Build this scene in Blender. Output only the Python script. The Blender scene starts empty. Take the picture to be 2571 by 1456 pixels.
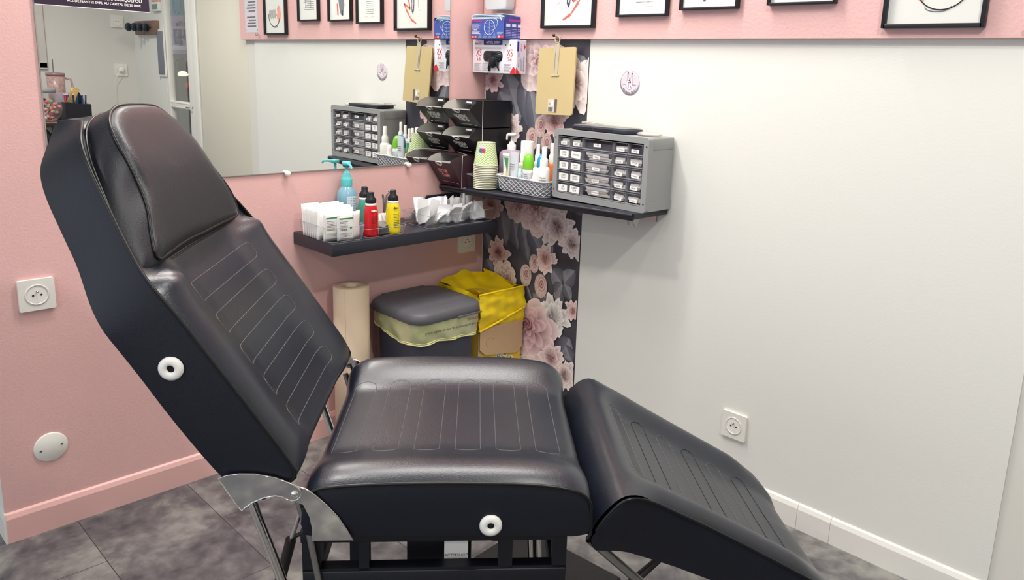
import bpy, math, random
from mathutils import Vector, Matrix
R_ = random.Random(7)
SC = bpy.context.scene
COL = SC.collection
PI = math.pi

# ------------------------------------------------------------------ materials
def s2l(c):
    return tuple((x/12.92 if x <= .04045 else ((x+.055)/1.055)**2.4) for x in c)
_M = {}
def mat(name, rgb=(200,200,200), rough=.5, metal=0., bump=0., bscale=200., trans=0., ior=1.45,
        emit=0., var=0., vscale=8., alpha=1., coat=0., spec=.5, detail=3., vcol=False, rgb2=None):
    if name in _M: return _M[name]
    m = bpy.data.materials.new(name); m.use_nodes = True
    nt = m.node_tree; N = nt.nodes; L = nt.links
    b = N['Principled BSDF']
    c = s2l([x/255. for x in rgb])
    b.inputs['Base Color'].default_value = (*c, 1)
    b.inputs['Roughness'].default_value = rough
    b.inputs['Metallic'].default_value = metal
    b.inputs['IOR'].default_value = ior
    b.inputs['Specular IOR Level'].default_value = spec
    b.inputs['Transmission Weight'].default_value = trans
    b.inputs['Alpha'].default_value = alpha
    if coat: b.inputs['Coat Weight'].default_value = coat; b.inputs['Coat Roughness'].default_value = .25
    if emit:
        b.inputs['Emission Color'].default_value = (*c, 1); b.inputs['Emission Strength'].default_value = emit
    if var or bump:
        tc = N.new('ShaderNodeTexCoord')
    if var:
        nz = N.new('ShaderNodeTexNoise'); nz.inputs['Scale'].default_value = vscale; nz.inputs['Detail'].default_value = detail
        L.new(tc.outputs['Object'], nz.inputs['Vector'])
        rp = N.new('ShaderNodeValToRGB'); rp.color_ramp.elements[0].position = .3; rp.color_ramp.elements[1].position = .7
        c2 = s2l([x/255. for x in rgb2]) if rgb2 else tuple(min(1, x*(1+var)) for x in c)
        c1 = c if rgb2 else tuple(x*(1-var) for x in c)
        rp.color_ramp.elements[0].color = (*c1, 1); rp.color_ramp.elements[1].color = (*c2, 1)
        L.new(nz.outputs['Fac'], rp.inputs['Fac']); L.new(rp.outputs['Color'], b.inputs['Base Color'])
    if vcol:
        a = N.new('ShaderNodeVertexColor'); a.layer_name = 'Col'
        L.new(a.outputs['Color'], b.inputs['Base Color'])
    if bump:
        n2 = N.new('ShaderNodeTexNoise'); n2.inputs['Scale'].default_value = bscale; n2.inputs['Detail'].default_value = detail
        L.new(tc.outputs['Object'], n2.inputs['Vector'])
        bp = N.new('ShaderNodeBump'); bp.inputs['Strength'].default_value = bump; bp.inputs['Distance'].default_value = .002
        L.new(n2.outputs['Fac'], bp.inputs['Height']); L.new(bp.outputs['Normal'], b.inputs['Normal'])
    _M[name] = m
    return m

PINK = mat('pink_paint', (222,178,174), .62, bump=.35, bscale=160, var=.03, vscale=3)
PINKG = mat('pink_glitter_paint', (222,178,174), .55, bump=.5, bscale=110, var=.035, vscale=5)
WHITEW = mat('white_wall_paint', (229,228,221), .6, bump=.12, bscale=140)
CREAM = mat('cream_panel', (222,216,200), .4)
SKIRT = mat('white_skirting', (232,229,222), .35)
PSKIRT = mat('pink_skirting', (228,182,176), .35)
CEIL = mat('ceiling_white', (240,238,233), .8)
LEATH = mat('black_leatherette', (20,25,33), .37, bump=.25, bscale=420, var=.08, vscale=6, spec=.45, coat=.15)
LEATHW = mat('worn_black_leatherette', (21,27,39), .33, bump=.22, bscale=300, var=.2, vscale=9, spec=.6, detail=8, coat=.28)
LEATHS = mat('navy_black_leatherette', (16,19,30), .42, bump=.18, bscale=420, spec=.45)
PIPE = mat('black_piping', (14,15,18), .35)
SEAMGL = mat('pressed_seam_glint', (92,92,94), .35)  # lighter grey paints the glint along the pressed grooves of the pads
THREAD = mat('seam_thread', (60,60,62), .5)
CHROME = mat('chrome', (232,230,224), .05, metal=1)
STEEL = mat('brushed_steel', (170,170,168), .3, metal=1)
BLKM = mat('black_metal', (16,18,26), .45)
BLK = mat('black_plastic', (24,25,30), .4)
SHELF = mat('black_shelf', (38,39,48), .45, bump=.08, bscale=60)
WPL = mat('white_plastic', (240,238,232), .35)
WPL2 = mat('warm_white_plastic', (232,230,222), .4)
DARK = mat('dark_hole', (12,12,12), .8)
GREYC = mat('grey_cabinet_plastic', (150,152,152), .42)
GREYD = mat('cabinet_inside', (92,90,97), .6)
CLEAR = mat('clear_plastic', (240,242,245), .06, trans=1., ior=1.12, alpha=.55)
CLEARD = mat('smoky_clear_plastic', (200,196,208), .1, trans=.9, ior=1.1, alpha=.18)
CLEARE = mat('clear_plastic_edge', (170,172,178), .2, alpha=.6)
GLASS = mat('glass', (245,250,250), .02, trans=1., ior=1.05, alpha=.22)
PAPER = mat('white_paper', (238,235,230), .7, bump=.15, bscale=60)
PAPERB = mat('cream_paper', (228,218,200), .7)
INK = mat('black_ink', (30,28,32), .6)
INKG = mat('grey_ink', (110,108,116), .6)
INKL = mat('light_grey_ink', (168,166,172), .6)
BINM = mat('grey_bin_plastic', (92,92,97), .5, bump=.2, bscale=300)
BINB = mat('dark_grey_bin_plastic', (62,64,76), .5)
LINER = mat('pale_yellow_liner', (205,208,152), .25, trans=.25, alpha=.82, bump=.6, bscale=30)
LINERE = mat('liner_hem', (226,224,160), .25)
YEL = mat('yellow_bag', (240,208,24), .28, bump=.8, bscale=22)
YELB = mat('yellow_board', (226,190,62), .6)
CARD = mat('brown_cardboard', (204,170,132), .8, var=.05, vscale=12)
KRAFT = mat('kraft_roll_paper', (222,200,172), .85, bump=.5, bscale=500, var=.03, vscale=4)
MDF = mat('beige_hardboard', (196,176,128), .6, bump=.15, bscale=300)
def mir():
    m = mat('mirror_silver', (236,238,236), .0, metal=1); return m
MIRR = mir()

def floor_mat():
    m = bpy.data.materials.new('slate_vinyl_floor'); m.use_nodes = True
    nt = m.node_tree; N = nt.nodes; L = nt.links; b = N['Principled BSDF']
    tc = N.new('ShaderNodeTexCoord')
    mp = N.new('ShaderNodeMapping'); mp.inputs['Location'].default_value = (.04, -.61, 0)
    L.new(tc.outputs['Object'], mp.inputs['Vector'])
    br = N.new('ShaderNodeTexBrick'); br.offset = .5
    br.inputs['Scale'].default_value = 1; br.inputs['Brick Width'].default_value = .61; br.inputs['Row Height'].default_value = .305
    br.inputs['Mortar Size'].default_value = .0012; br.inputs['Mortar Smooth'].default_value = .2
    br.inputs['Color1'].default_value = (.42,.42,.42,1); br.inputs['Color2'].default_value = (.6,.6,.6,1)
    L.new(mp.outputs['Vector'], br.inputs['Vector'])
    n1 = N.new('ShaderNodeTexNoise'); n1.inputs['Scale'].default_value = 3.2; n1.inputs['Detail'].default_value = 9; n1.inputs['Roughness'].default_value = .62
    n1.inputs['Distortion'].default_value = .8
    n2 = N.new('ShaderNodeTexNoise'); n2.inputs['Scale'].default_value = 22; n2.inputs['Detail'].default_value = 6
    L.new(tc.outputs['Object'], n1.inputs['Vector']); L.new(tc.outputs['Object'], n2.inputs['Vector'])
    mx = N.new('ShaderNodeMix'); mx.data_type = 'RGBA'; mx.inputs['Factor'].default_value = .3
    L.new(n1.outputs['Fac'], mx.inputs['A']); L.new(n2.outputs['Fac'], mx.inputs['B'])
    m3 = N.new('ShaderNodeMix'); m3.data_type = 'RGBA'; m3.blend_type = 'OVERLAY'; m3.inputs['Factor'].default_value = .35
    L.new(mx.outputs['Result'], m3.inputs['A']); L.new(br.outputs['Color'], m3.inputs['B'])
    rp = N.new('ShaderNodeValToRGB'); e = rp.color_ramp.elements
    e[0].position = .40; e[0].color = (*s2l((.27,.26,.28)),1); e[1].position = .64; e[1].color = (*s2l((.58,.575,.55)),1)
    x = e.new(.5); x.color = (*s2l((.40,.39,.395)),1)
    L.new(m3.outputs['Result'], rp.inputs['Fac'])
    m4 = N.new('ShaderNodeMix'); m4.data_type = 'RGBA'; L.new(br.outputs['Fac'], m4.inputs['Factor'])
    L.new(rp.outputs['Color'], m4.inputs['A']); m4.inputs['B'].default_value = (*s2l((.2,.19,.2)),1)
    L.new(m4.outputs['Result'], b.inputs['Base Color'])
    b.inputs['Roughness'].default_value = .42
    bp = N.new('ShaderNodeBump'); bp.inputs['Strength'].default_value = .15; bp.inputs['Distance'].default_value = .002
    L.new(n2.outputs['Fac'], bp.inputs['Height']); L.new(bp.outputs['Normal'], b.inputs['Normal'])
    return m
FLOOR = floor_mat()

def chevron_mat():
    m = bpy.data.materials.new('green_chevron_paper'); m.use_nodes = True
    nt = m.node_tree; N = nt.nodes; L = nt.links; b = N['Principled BSDF']; b.inputs['Roughness'].default_value = .6
    uv = N.new('ShaderNodeUVMap'); sp = N.new('ShaderNodeSeparateXYZ'); L.new(uv.outputs['UV'], sp.inputs[0])
    def mth(op, a, bb=None):
        n = N.new('ShaderNodeMath'); n.operation = op
        for i, v in enumerate((a, bb)):
            if v is None: continue
            if isinstance(v, (int,float)): n.inputs[i].default_value = v
            else: L.new(v, n.inputs[i])
        return n.outputs[0]
    zz = mth('PINGPONG', mth('MULTIPLY', sp.outputs[0], 18), .5)
    st = mth('FRACT', mth('ADD', mth('MULTIPLY', sp.outputs[1], 11.5), mth('MULTIPLY', zz, 1.7)))
    k = mth('GREATER_THAN', st, .55)
    mx = N.new('ShaderNodeMix'); mx.data_type = 'RGBA'; L.new(k, mx.inputs['Factor'])
    mx.inputs['A'].default_value = (*s2l((.93,.92,.83)),1); mx.inputs['B'].default_value = (*s2l((.60,.76,.34)),1)
    L.new(mx.outputs['Result'], b.inputs['Base Color']); return m
CHEV = chevron_mat()

# ------------------------------------------------------------------ mesh builder
class MB:
    def __init__(s): s.v = []; s.f = []; s.mi = []; s.m = []; s.sm = []; s.cols = None; s.uv = {}
    def _mi(s, m):
        if m not in s.m: s.m.append(m)
        return s.m.index(m)
    def add(s, vs, fs, m, smooth=False, T=None):
        o = len(s.v); k = s._mi(m)
        for v in vs:
            v = Vector(v)
            if T is not None: v = T @ v
            s.v.append(v)
        for f in fs: s.f.append([o+i for i in f]); s.mi.append(k); s.sm.append(smooth)
        return s
    def box(s, x0, x1, y0, y1, z0, z1, m, T=None, bev=0):
        if bev <= 0:
            vs = [(x,y,z) for x in (x0,x1) for y in (y0,y1) for z in (z0,z1)]
            fs = [(0,1,3,2),(4,6,7,5),(0,4,5,1),(2,3,7,6),(0,2,6,4),(1,5,7,3)]
            return s.add(vs, fs, m, False, T)
        # rounded box: vertical corner-rounded prism with chamfered top/bottom
        b = min(bev, (x1-x0)/2.01, (y1-y0)/2.01, (z1-z0)/2.01)
        rings = []
        for (z, ins) in ((z0,b),(z0+b*.3,b*.3),(z0+b,0),(z1-b,0),(z1-b*.3,b*.3),(z1,b)):
            ring = []
            for cx, cy, a0 in ((x1-b,y1-b,0),(x0+b,y1-b,PI/2),(x0+b,y0+b,PI),(x1-b,y0+b,1.5*PI)):
                for k in range(4):
                    a = a0+k*PI/6; r = b-ins*.999
                    ring.append((cx+r*math.cos(a), cy+r*math.sin(a), z))
            rings.append(ring)
        return s.loft(rings, m, T=T, smooth=True)
    def loft(s, rings, m, closed=True, caps=True, smooth=True, T=None):
        n = len(rings[0]); vs = [p for r in rings for p in r]; fs = []
        for i in range(len(rings)-1):
            for j in range(n if closed else n-1):
                a = i*n+j; b = i*n+(j+1) % n
                fs.append((a, b, b+n, a+n))
        s.add(vs, fs, m, smooth, T)
        if caps:
            s.add(rings[0], [tuple(range(n))[::-1]], m, False, T); s.add(rings[-1], [tuple(range(n))], m, False, T)
        return s
    def lathe(s, prof, m, c=(0,0,0), n=24, T=None, smooth=True, caps=True, axis='z', sx=1., sy=1.):
        rings = []
        for r, z in prof:
            ring = []
            for k in range(n):
                a = 2*PI*k/n; x = r*math.cos(a)*sx; y = r*math.sin(a)*sy
                p = (x, y, z) if axis == 'z' else ((z, x, y) if axis == 'x' else (x, z, -y))
                ring.append((c[0]+p[0], c[1]+p[1], c[2]+p[2]))
            rings.append(ring)
        return s.loft(rings, m, caps=caps, smooth=smooth, T=T)
    def tube(s, pts, r, m, n=8, closed=False, T=None, caps=True):
        pts = [Vector(p) for p in pts]; k = len(pts); rings = []; up = None
        for i, p in enumerate(pts):
            a = pts[(i-1) % k] if (closed or i > 0) else p; b = pts[(i+1) % k] if (closed or i < k-1) else p
            d = (b-a).normalized()
            if up is None:
                up = d.orthogonal().normalized()
            else:
                up = (up-d*up.dot(d)); up = up.normalized() if up.length > 1e-6 else d.orthogonal().normalized()
            w = d.cross(up); rr = r[i] if isinstance(r, (list,tuple)) else r
            rings.append([p+(up*math.cos(2*PI*j/n)+w*math.sin(2*PI*j/n))*rr for j in range(n)])
        if closed: rings.append(rings[0])
        return s.loft(rings, m, caps=caps and not closed, T=T)
    def prism(s, poly, z0, z1, m, plane='xy', T=None, smooth=False):
        # poly 2D; extruded along third axis
        def P(a, b, c):
            return {'xy': (a,b,c), 'xz': (a,c,b), 'yz': (c,a,b)}[plane]
        n = len(poly)
        vs = [P(a,b,z0) for a, b in poly]+[P(a,b,z1) for a, b in poly]
        fs = [tuple(range(n))[::-1], tuple(range(n,2*n))]
        s.add(vs, fs, m, False, T)
        s.add(vs, [(i,(i+1) % n,(i+1) % n+n,i+n) for i in range(n)], m, smooth, T)
        return s
    def text(s, txt, size, m, T, align='CENTER', ext=.0, bold=False, shear=0, xs=1.):
        vs, fs = text_geo(txt, align, bold)
        Tt = T @ Matrix(((size*xs, size*shear, 0, 0),(0,size,0,0),(0,0,1,0),(0,0,0,1)))
        return s.add(vs, fs, m, False, Tt)
    def build(s, name, parent=None, loc=None, label=None, kind=None, flip=False):
        me = bpy.data.meshes.new(name)
        off = Vector(loc) if loc is not None else Vector((0,0,0))
        me.from_pydata([tuple(v-off) for v in s.v], [], s.f)
        for m in s.m: me.materials.append(m)
        me.polygons.foreach_set('material_index', s.mi); me.polygons.foreach_set('use_smooth', s.sm)
        if s.cols is not None:
            ca = me.color_attributes.new('Col', 'FLOAT_COLOR', 'POINT')
            for i, c in enumerate(s.cols): ca.data[i].color = (*c, 1)
        me.validate(); me.update()
        o = bpy.data.objects.new(name, me); COL.objects.link(o)
        o.location = off
        if parent: o.parent = parent; 
        if parent is None and loc is None: pass
        if label: o['label'] = label
        if kind: o['kind'] = kind
        return o
_T = {}
def text_geo(txt, align, bold):
    k = (txt, align, bold)
    if k in _T: return _T[k]
    c = bpy.data.curves.new('t', 'FONT'); c.body = txt; c.align_x = align; c.align_y = 'CENTER'; c.size = 1
    c.resolution_u = 3
    if bold: c.offset = .018
    o = bpy.data.objects.new('t', c); COL.objects.link(o)
    dg = bpy.context.evaluated_depsgraph_get(); me = bpy.data.meshes.new_from_object(o.evaluated_get(dg))
    vs = [tuple(v.co) for v in me.vertices]; fs = [tuple(p.vertices) for p in me.polygons]
    bpy.data.objects.remove(o); bpy.data.curves.remove(c); bpy.data.meshes.remove(me)
    _T[k] = (vs, fs); return _T[k]

USED = {}
def thing(name, label, cat, loc=(0,0,0), rz=0, group=None):
    o = bpy.data.objects.new(name, None); COL.objects.link(o); o.empty_display_size = .05
    o.location = loc; o.rotation_euler = (0,0,rz); o['label'] = label; o['category'] = cat
    if group: o['group'] = group
    return o
def tag(o, label, cat, group=None):
    o['label'] = label; o['category'] = cat
    if group: o['group'] = group
    return o
def struct(mb, name): return mb.build(name, kind='structure')
def part(mb, name, parent, label=None, kind=None):
    """mesh given in the parent's local frame"""
    o = mb.build(name, None, None, label, kind); o.parent = parent; return o
def solo(mb, name, loc, label, cat, group=None, rz=0):
    """single-mesh thing, geometry relative to loc"""
    o = mb.build(name); o.location = loc; o.rotation_euler = (0,0,rz); return tag(o, label, cat, group)
def frameT(org, ex, ey):
    ex = Vector(ex).normalized(); ey = Vector(ey).normalized(); ez = ex.cross(ey)
    return Matrix(((ex.x,ey.x,ez.x,org[0]),(ex.y,ey.y,ez.y,org[1]),(ex.z,ey.z,ez.z,org[2]),(0,0,0,1)))
# faces seen from the room: text frames for planes
def T_negY(x, y, z): return frameT((x,y,z), (1,0,0), (0,0,1))      # surface facing -y
def T_posX(x, y, z): return frameT((x,y,z), (0,1,0), (0,0,1))      # surface facing +x
def rrect(x0, x1, y0, y1, r, n=5):
    out = []
    for cx, cy, a0 in ((x1-r,y1-r,0),(x0+r,y1-r,PI/2),(x0+r,y0+r,PI),(x1-r,y0+r,1.5*PI)):
        for k in range(n): a = a0+k*PI/2/(n-1); out.append((cx+r*math.cos(a), cy+r*math.sin(a)))
    return out
def sm(a, b, x):
    t = max(0, min(1, (x-a)/(b-a))); return t*t*(3-2*t)
def interp(tab, x):
    if x <= tab[0][0]: return tab[0][1]
    for (a, va), (b, vb) in zip(tab, tab[1:]):
        if x <= b: return va+(vb-va)*(x-a)/(b-a)
    return tab[-1][1]
def resample(pts, n, closed=False):
    P = [Vector(p) for p in pts]
    if closed: P.append(P[0])
    # Catmull-free linear resample
    d = [0]
    for a, b in zip(P, P[1:]): d.append(d[-1]+(b-a).length)
    out = []; 
    for i in range(n):
        t = d[-1]*i/(n if closed else n-1)
        for k in range(len(P)-1):
            if t <= d[k+1]+1e-12:
                q = (t-d[k])/max(1e-9, d[k+1]-d[k]); out.append(P[k].lerp(P[k+1], q)); break
        else: out.append(P[-1].copy())
    return out
def smoothpoly(pts, it=2):
    P = [Vector(p) for p in pts]
    for _ in range(it):
        Q = [P[0]]
        for a, b in zip(P, P[1:]): Q += [a.lerp(b, .25), a.lerp(b, .75)]
        Q.append(P[-1]); P = Q
    return P

# ------------------------------------------------------------------ camera
cam = bpy.data.cameras.new('camera'); co = bpy.data.objects.new('camera', cam); COL.objects.link(co); SC.camera = co
F = 1956.7738; yaw, pitch, roll = .766096838, .212059103, .0380349441
fw = Vector((-math.sin(yaw)*math.cos(pitch), math.cos(yaw)*math.cos(pitch), -math.sin(pitch)))
rt = fw.cross(Vector((0,0,1))).normalized(); up = rt.cross(fw)
r2 = rt*math.cos(roll)+up*math.sin(roll); u2 = -rt*math.sin(roll)+up*math.cos(roll)
co.matrix_world = Matrix(((r2.x,u2.x,-fw.x,2.32903),(r2.y,u2.y,-fw.y,-2.06238),(r2.z,u2.z,-fw.z,1.3),(0,0,0,1)))
cam.sensor_fit = 'HORIZONTAL'; cam.sensor_width = 36; cam.lens = 36*F/2571
cam.shift_x = -78.594/2571; cam.shift_y = -125.694/2571; cam.clip_start = .02

# ------------------------------------------------------------------ room
H = 2.5
struct(MB().add([(-2,-5,0),(6,-5,0),(6,3,0),(-2,3,0)], [(0,1,2,3)], FLOOR), 'floor')
struct(MB().box(-2,6,-5,3,H,H+.05, CEIL), 'ceiling')
struct(MB().box(-.14,0,-1.69,.12,0,H, PINK).box(-.139,-.001,-1.6905,-1.6899,0,H, WHITEW), 'wall_left')
# skirting on the pink wall with chamfered top edge
def skirting(mb, a, b, n, m, h=.085, t=.012, gap=None):
    a = Vector(a); b = Vector(b); n = Vector(n)
    prof = [(0,0),(t,0),(t,h-.016),(t*.55,h-.004),(.002,h),(0,h)]
    r = [[p+n*d+Vector((0,0,z)) for d, z in prof] for p in (a, b)]
    return mb.loft(r, m, smooth=False)
mb = MB(); skirting(mb, (0,-1.69,0), (0,0,0), (1,0,0), PSKIRT); struct(mb, 'baseboard_left')
mb = MB(); skirting(mb, (-.14,-1.69,0), (.0105,-1.69,0), (0,-1,0), SKIRT, t=.006); struct(mb, 'baseboard_front')
struct(MB().box(0,1.945,0,.12,0,H, WHITEW), 'wall_back')
mb = MB(); skirting(mb, (0,0,0), (1.4405,0,0), (0,-1,0), SKIRT, h=.08); skirting(mb, (1.5425,0,0), (1.945,0,0), (0,-1,0), SKIRT, h=.08)
skirting(mb, (1.4415,0,0), (1.5415,0,0), (0,-1,0), SKIRT, h=.08)
struct(mb, 'baseboard_back')
struct(MB().box(.005,2.068,-.02,-.0005,1.415,H, PINKG), 'trim_1')
struct(MB().box(1.945,2.044,.006,.12,0,H, mat('column_white', (222,219,210), .55)), 'trim_2')
struct(MB().box(-.14,0,.12,.2,0,H, WHITEW), 'wall_side')
struct(MB().box(-2.05,-2,-5,3,0,H, WHITEW), 'wall_far_left')
struct(MB().box(-2,-.14,2.9,3,0,H, WHITEW), 'wall_far_back')
# cream cupboard door beyond the back wall, then the glazed door, then white wall
struct(MB().box(2.050,2.716,.008,.05,.01,H-.05, CREAM, bev=.003).box(2.044,2.050,.02,.05,0,H, DARK).box(2.716,2.725,.02,.05,0,H, DARK), 'door_1')
mb = MB()
DW = mat('door_frame_white', (236,233,226), .4)
for (x0,x1) in ((2.744,2.885),(3.20,3.24)): mb.box(x0,x1,.002,.036,0,H, DW, bev=.003)
mb.box(2.725,2.80,.0,.03,0,H, DW, bev=.003)
for (z0,z1) in ((0,.1),(.973,1.02),(2.4,H)): mb.box(2.88,3.205,.004,.034,z0,z1, DW, bev=.003)
for z in (.98,1.008): mb.box(2.88,3.205,.001,.006,z,z+.004, DW)
dr = struct(mb, 'door_2')
part(MB().box(2.883,3.204,.020,.024,.1,.975, GLASS).box(2.883,3.204,.020,.024,1.018,2.4, GLASS), 'glass_pane', dr)
part(MB().lathe([(0,0),(.008,0),(.008,.02),(0,.02)], STEEL, c=(2.84,.001,.99), n=12, axis='y').tube([(2.84,-.02,.99),(2.885,-.022,.99)], .005, STEEL), 'handle', dr)
struct(MB().box(3.24,3.92,.0,.03,0,H, WHITEW), 'wall_far')
struct(MB().box(3.8,3.92,-5,0,0,H, mat('shade_white_wall', (216,214,208), .65, bump=.12, bscale=140)), 'wall_right')
# room behind the glazed door
GB = mat('grey_block_wall', (150,150,146), .8, var=.1, vscale=5)
struct(MB().box(2.3,5.2,1.9,2.0,0,H, GB), 'wall_beyond')
struct(MB().box(2.1,2.2,.12,1.9,0,H, WHITEW), 'wall_partition')
struct(MB().box(5.2,5.3,.12,1.9,0,H, WHITEW), 'wall_outer')
# window frame with lever on the far right wall, seen in the mirror
mb = MB()
TRM = mat('window_frame_white', (214,210,206), .4)
for a in ((-.56,-.615),(-1.6,-1.65)): mb.box(3.78,3.8,a[1],a[0],1.2,2.3, TRM, bev=.004)
mb.box(3.78,3.8,-1.65,-.56,1.195,1.24, TRM, bev=.004).box(3.78,3.8,-1.65,-.56,2.26,2.3, TRM, bev=.004)
mb.box(3.785,3.799,-1.6,-.61,1.24,2.26, mat('frosted_window', (205,210,212), .3))
mb.box(3.77,3.79,-.66,-.615,1.24,2.26, TRM, bev=.004)
wf = struct(mb, 'window_1')
part(MB().box(3.755,3.77,-.65,-.628,1.27,1.33, STEEL, bev=.003).box(3.74,3.755,-.647,-.632,1.28,1.42, STEEL, bev=.004), 'handle', wf)

# ------------------------------------------------------------------ wallpaper with printed roses (flat print)
WP = mat('wallpaper_print', (255,255,255), .42, vcol=True)
wp = MB(); wp.cols = []; LV = [0.]
def wadd(pts, cols, lift):
    """polygon fan in wall plane; pts[0] = centre"""
    n = len(pts)-1; o = [(x,-.0013-lift*.6-LV[0],z) for x, z in pts]
    wp.add(o, [(0,i+1,(i+1) % n+1) for i in range(n)], WP); wp.cols += [s2l([max(0,min(1,c/255.)) for c in q]) for q in cols]
def lerpc(a, b, t): return tuple(x+(y-x)*t for x, y in zip(a, b))
WX0, WX1, WZ0, WZ1 = .004, .532, .08, 1.414
def clampx(p): return (min(WX1-.001, max(WX0+.001, p[0])), min(WZ1-.001, max(WZ0+.001, p[1])))
BG = (66,64,73)
gx, gz = 14, 30; vs = []; cs = []
for j in range(gz+1):
    for i in range(gx+1):
        vs.append((WX0+(WX1-WX0)*i/gx, -.0010, WZ0+(WZ1-WZ0)*j/gz)); k = R_.uniform(-9,14); cs.append(s2l([(c+k)/255. for c in BG]))
wp.add(vs, [(j*(gx+1)+i,j*(gx+1)+i+1,(j+1)*(gx+1)+i+1,(j+1)*(gx+1)+i) for j in range(gz) for i in range(gx)], WP); wp.cols += cs
wp.box(WX0,WX1,-.0006,0,WZ0,WZ1, WP); wp.cols += [s2l((.33,.32,.36))]*8
def petal(cx, cz, ang, r0, r1, width, light, dark, rim, lift, wob=.12):
    """printed petal: a fan with dark base, light body and a brighter rim"""
    rg = R_; n = 14; mid = (r0+r1)*.55; c = (cx+math.cos(ang)*mid, cz+math.sin(ang)*mid)
    pts = [clampx((c[0]-math.cos(ang)*(r1-r0)*.35, c[1]-math.sin(ang)*(r1-r0)*.35))]; cols = [dark]
    for i in range(n):
        a = 2*PI*i/n; rad = (r1-r0)*.62*(1+rg.uniform(-wob,wob)); w = width*(1+rg.uniform(-wob,wob))
        dx = math.cos(a)*rad; dz = math.sin(a)*w
        x = c[0]+dx*math.cos(ang)-dz*math.sin(ang); z = c[1]+dx*math.sin(ang)+dz*math.cos(ang)
        out = (math.cos(a)+1)/2
        cols.append(lerpc(lerpc(dark, light, .35), rim, out**.45)); pts.append(clampx((x,z)))
    wadd(pts, cols, lift)
def rose(cx, cz, r, pale=(222,192,190), deep=(128,84,92), rings=6, tilt=0., sq=1.):
    """cabbage rose: outer guard petals, then tight spiralled inner petals"""
    lift = .00005; pale = tuple(min(250,q*1.09) for q in pale)
    for k in range(rings):
        f = 1-k/(rings+.3); n = 8-k if k < 3 else 6
        a0 = R_.uniform(0, PI)
        for i in range(n):
            a = a0+2*PI*i/n+R_.uniform(-.15,.15)
            lt = lerpc(pale, deep, .05+.13*k+R_.uniform(-.10,.18)); dk = lerpc(pale, tuple(q*.72 for q in deep), .78+.04*k+R_.uniform(0,.15)); rm = lerpc(pale, (255,240,236), .65-.10*k)
            petal(cx+tilt*r*.12*k, cz-tilt*r*.05*k, a, r*f*.22, r*f*1.04, r*f*(.44 if k < 2 else .36), lt, dk, rm, lift)
            lift += .00003
    for i in range(9):   # swirled heart, thin dark arcs
        a = i*.9; rr = r*.26*(1-i/11); c2 = (cx+tilt*r*.12*4, cz-tilt*r*.05*4)
        pts = [clampx((c2[0]+math.cos(a)*rr*.25, c2[1]+math.sin(a)*rr*.25))]; cols = [lerpc(pale, deep, .9)]
        for j in range(10):
            b = 2*PI*j/10; pts.append(clampx((c2[0]+math.cos(a)*rr*.3+math.cos(b)*rr*(.9 if j % 2 else .8), c2[1]+math.sin(a)*rr*.3+math.sin(b)*rr*.8)))
            cols.append(lerpc(pale, deep, .35 if i % 2 else .95))
        wadd(pts, cols, lift); lift += .00003
def peony(cx, cz, r, pale=(228,205,200), deep=(140,100,106), ang=0.):
    """ragged side-on bloom: long overlapping petals fanning one way"""
    lift = .00005; pale = tuple(min(252,q*1.10) for q in pale)
    for k in range(3):
        n = 9-k*2
        for i in range(n):
            a = (ang+2*PI*i/n+R_.uniform(-.2,.2)) if k == 0 else ang+(-1.7+3.4*i/(n-1))*(1-.1*k)
            petal(cx, cz, a, r*.1, r*(1-.22*k)*R_.uniform(.85,1.08), r*.27, lerpc(pale, deep, .05+.2*k+R_.uniform(-.10,.25)), lerpc(pale, tuple(q*.7 for q in deep), .85+.1*k), lerpc(pale, (255,246,242), .7-.2*k), lift, .22)
            lift += .00003
    for i in range(6):
        petal(cx, cz, ang+PI+(-.9+1.8*i/5), r*.05, r*.6, r*.16, lerpc(pale, deep, .35), lerpc(pale, tuple(q*.7 for q in deep), .95), lerpc(pale, (255,246,242), .4), lift, .2); lift += .00003
def bud(cx, cz, r, pale=(232,212,204), deep=(150,96,96), ang=PI/2):
    lift = .00006
    pts = [clampx((cx,cz))]; cols = [pale]
    for i in range(16):
        a = 2*PI*i/16; pts.append(clampx((cx+math.cos(a)*r*.72, cz+math.sin(a)*r))); cols.append(lerpc(pale, deep, .25+.2*(i % 2)))
    wadd(pts, cols, lift)
    for q, c in ((.62, lerpc(pale, deep, .5)), (.5, pale), (.36, lerpc(pale, deep, .9)), (.24, lerpc(pale, deep, .4)), (.12, deep)):
        lift += .00004
        pts = [clampx((cx+r*.08, cz+r*.16))]; cols = [c]
        for i in range(12):
            a = 2*PI*i/12; pts.append(clampx((cx+r*.08+math.cos(a)*r*q*.7, cz+r*.16+math.sin(a)*r*q))); cols.append(lerpc(c, deep, .15))
        wadd(pts, cols, lift)
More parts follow.
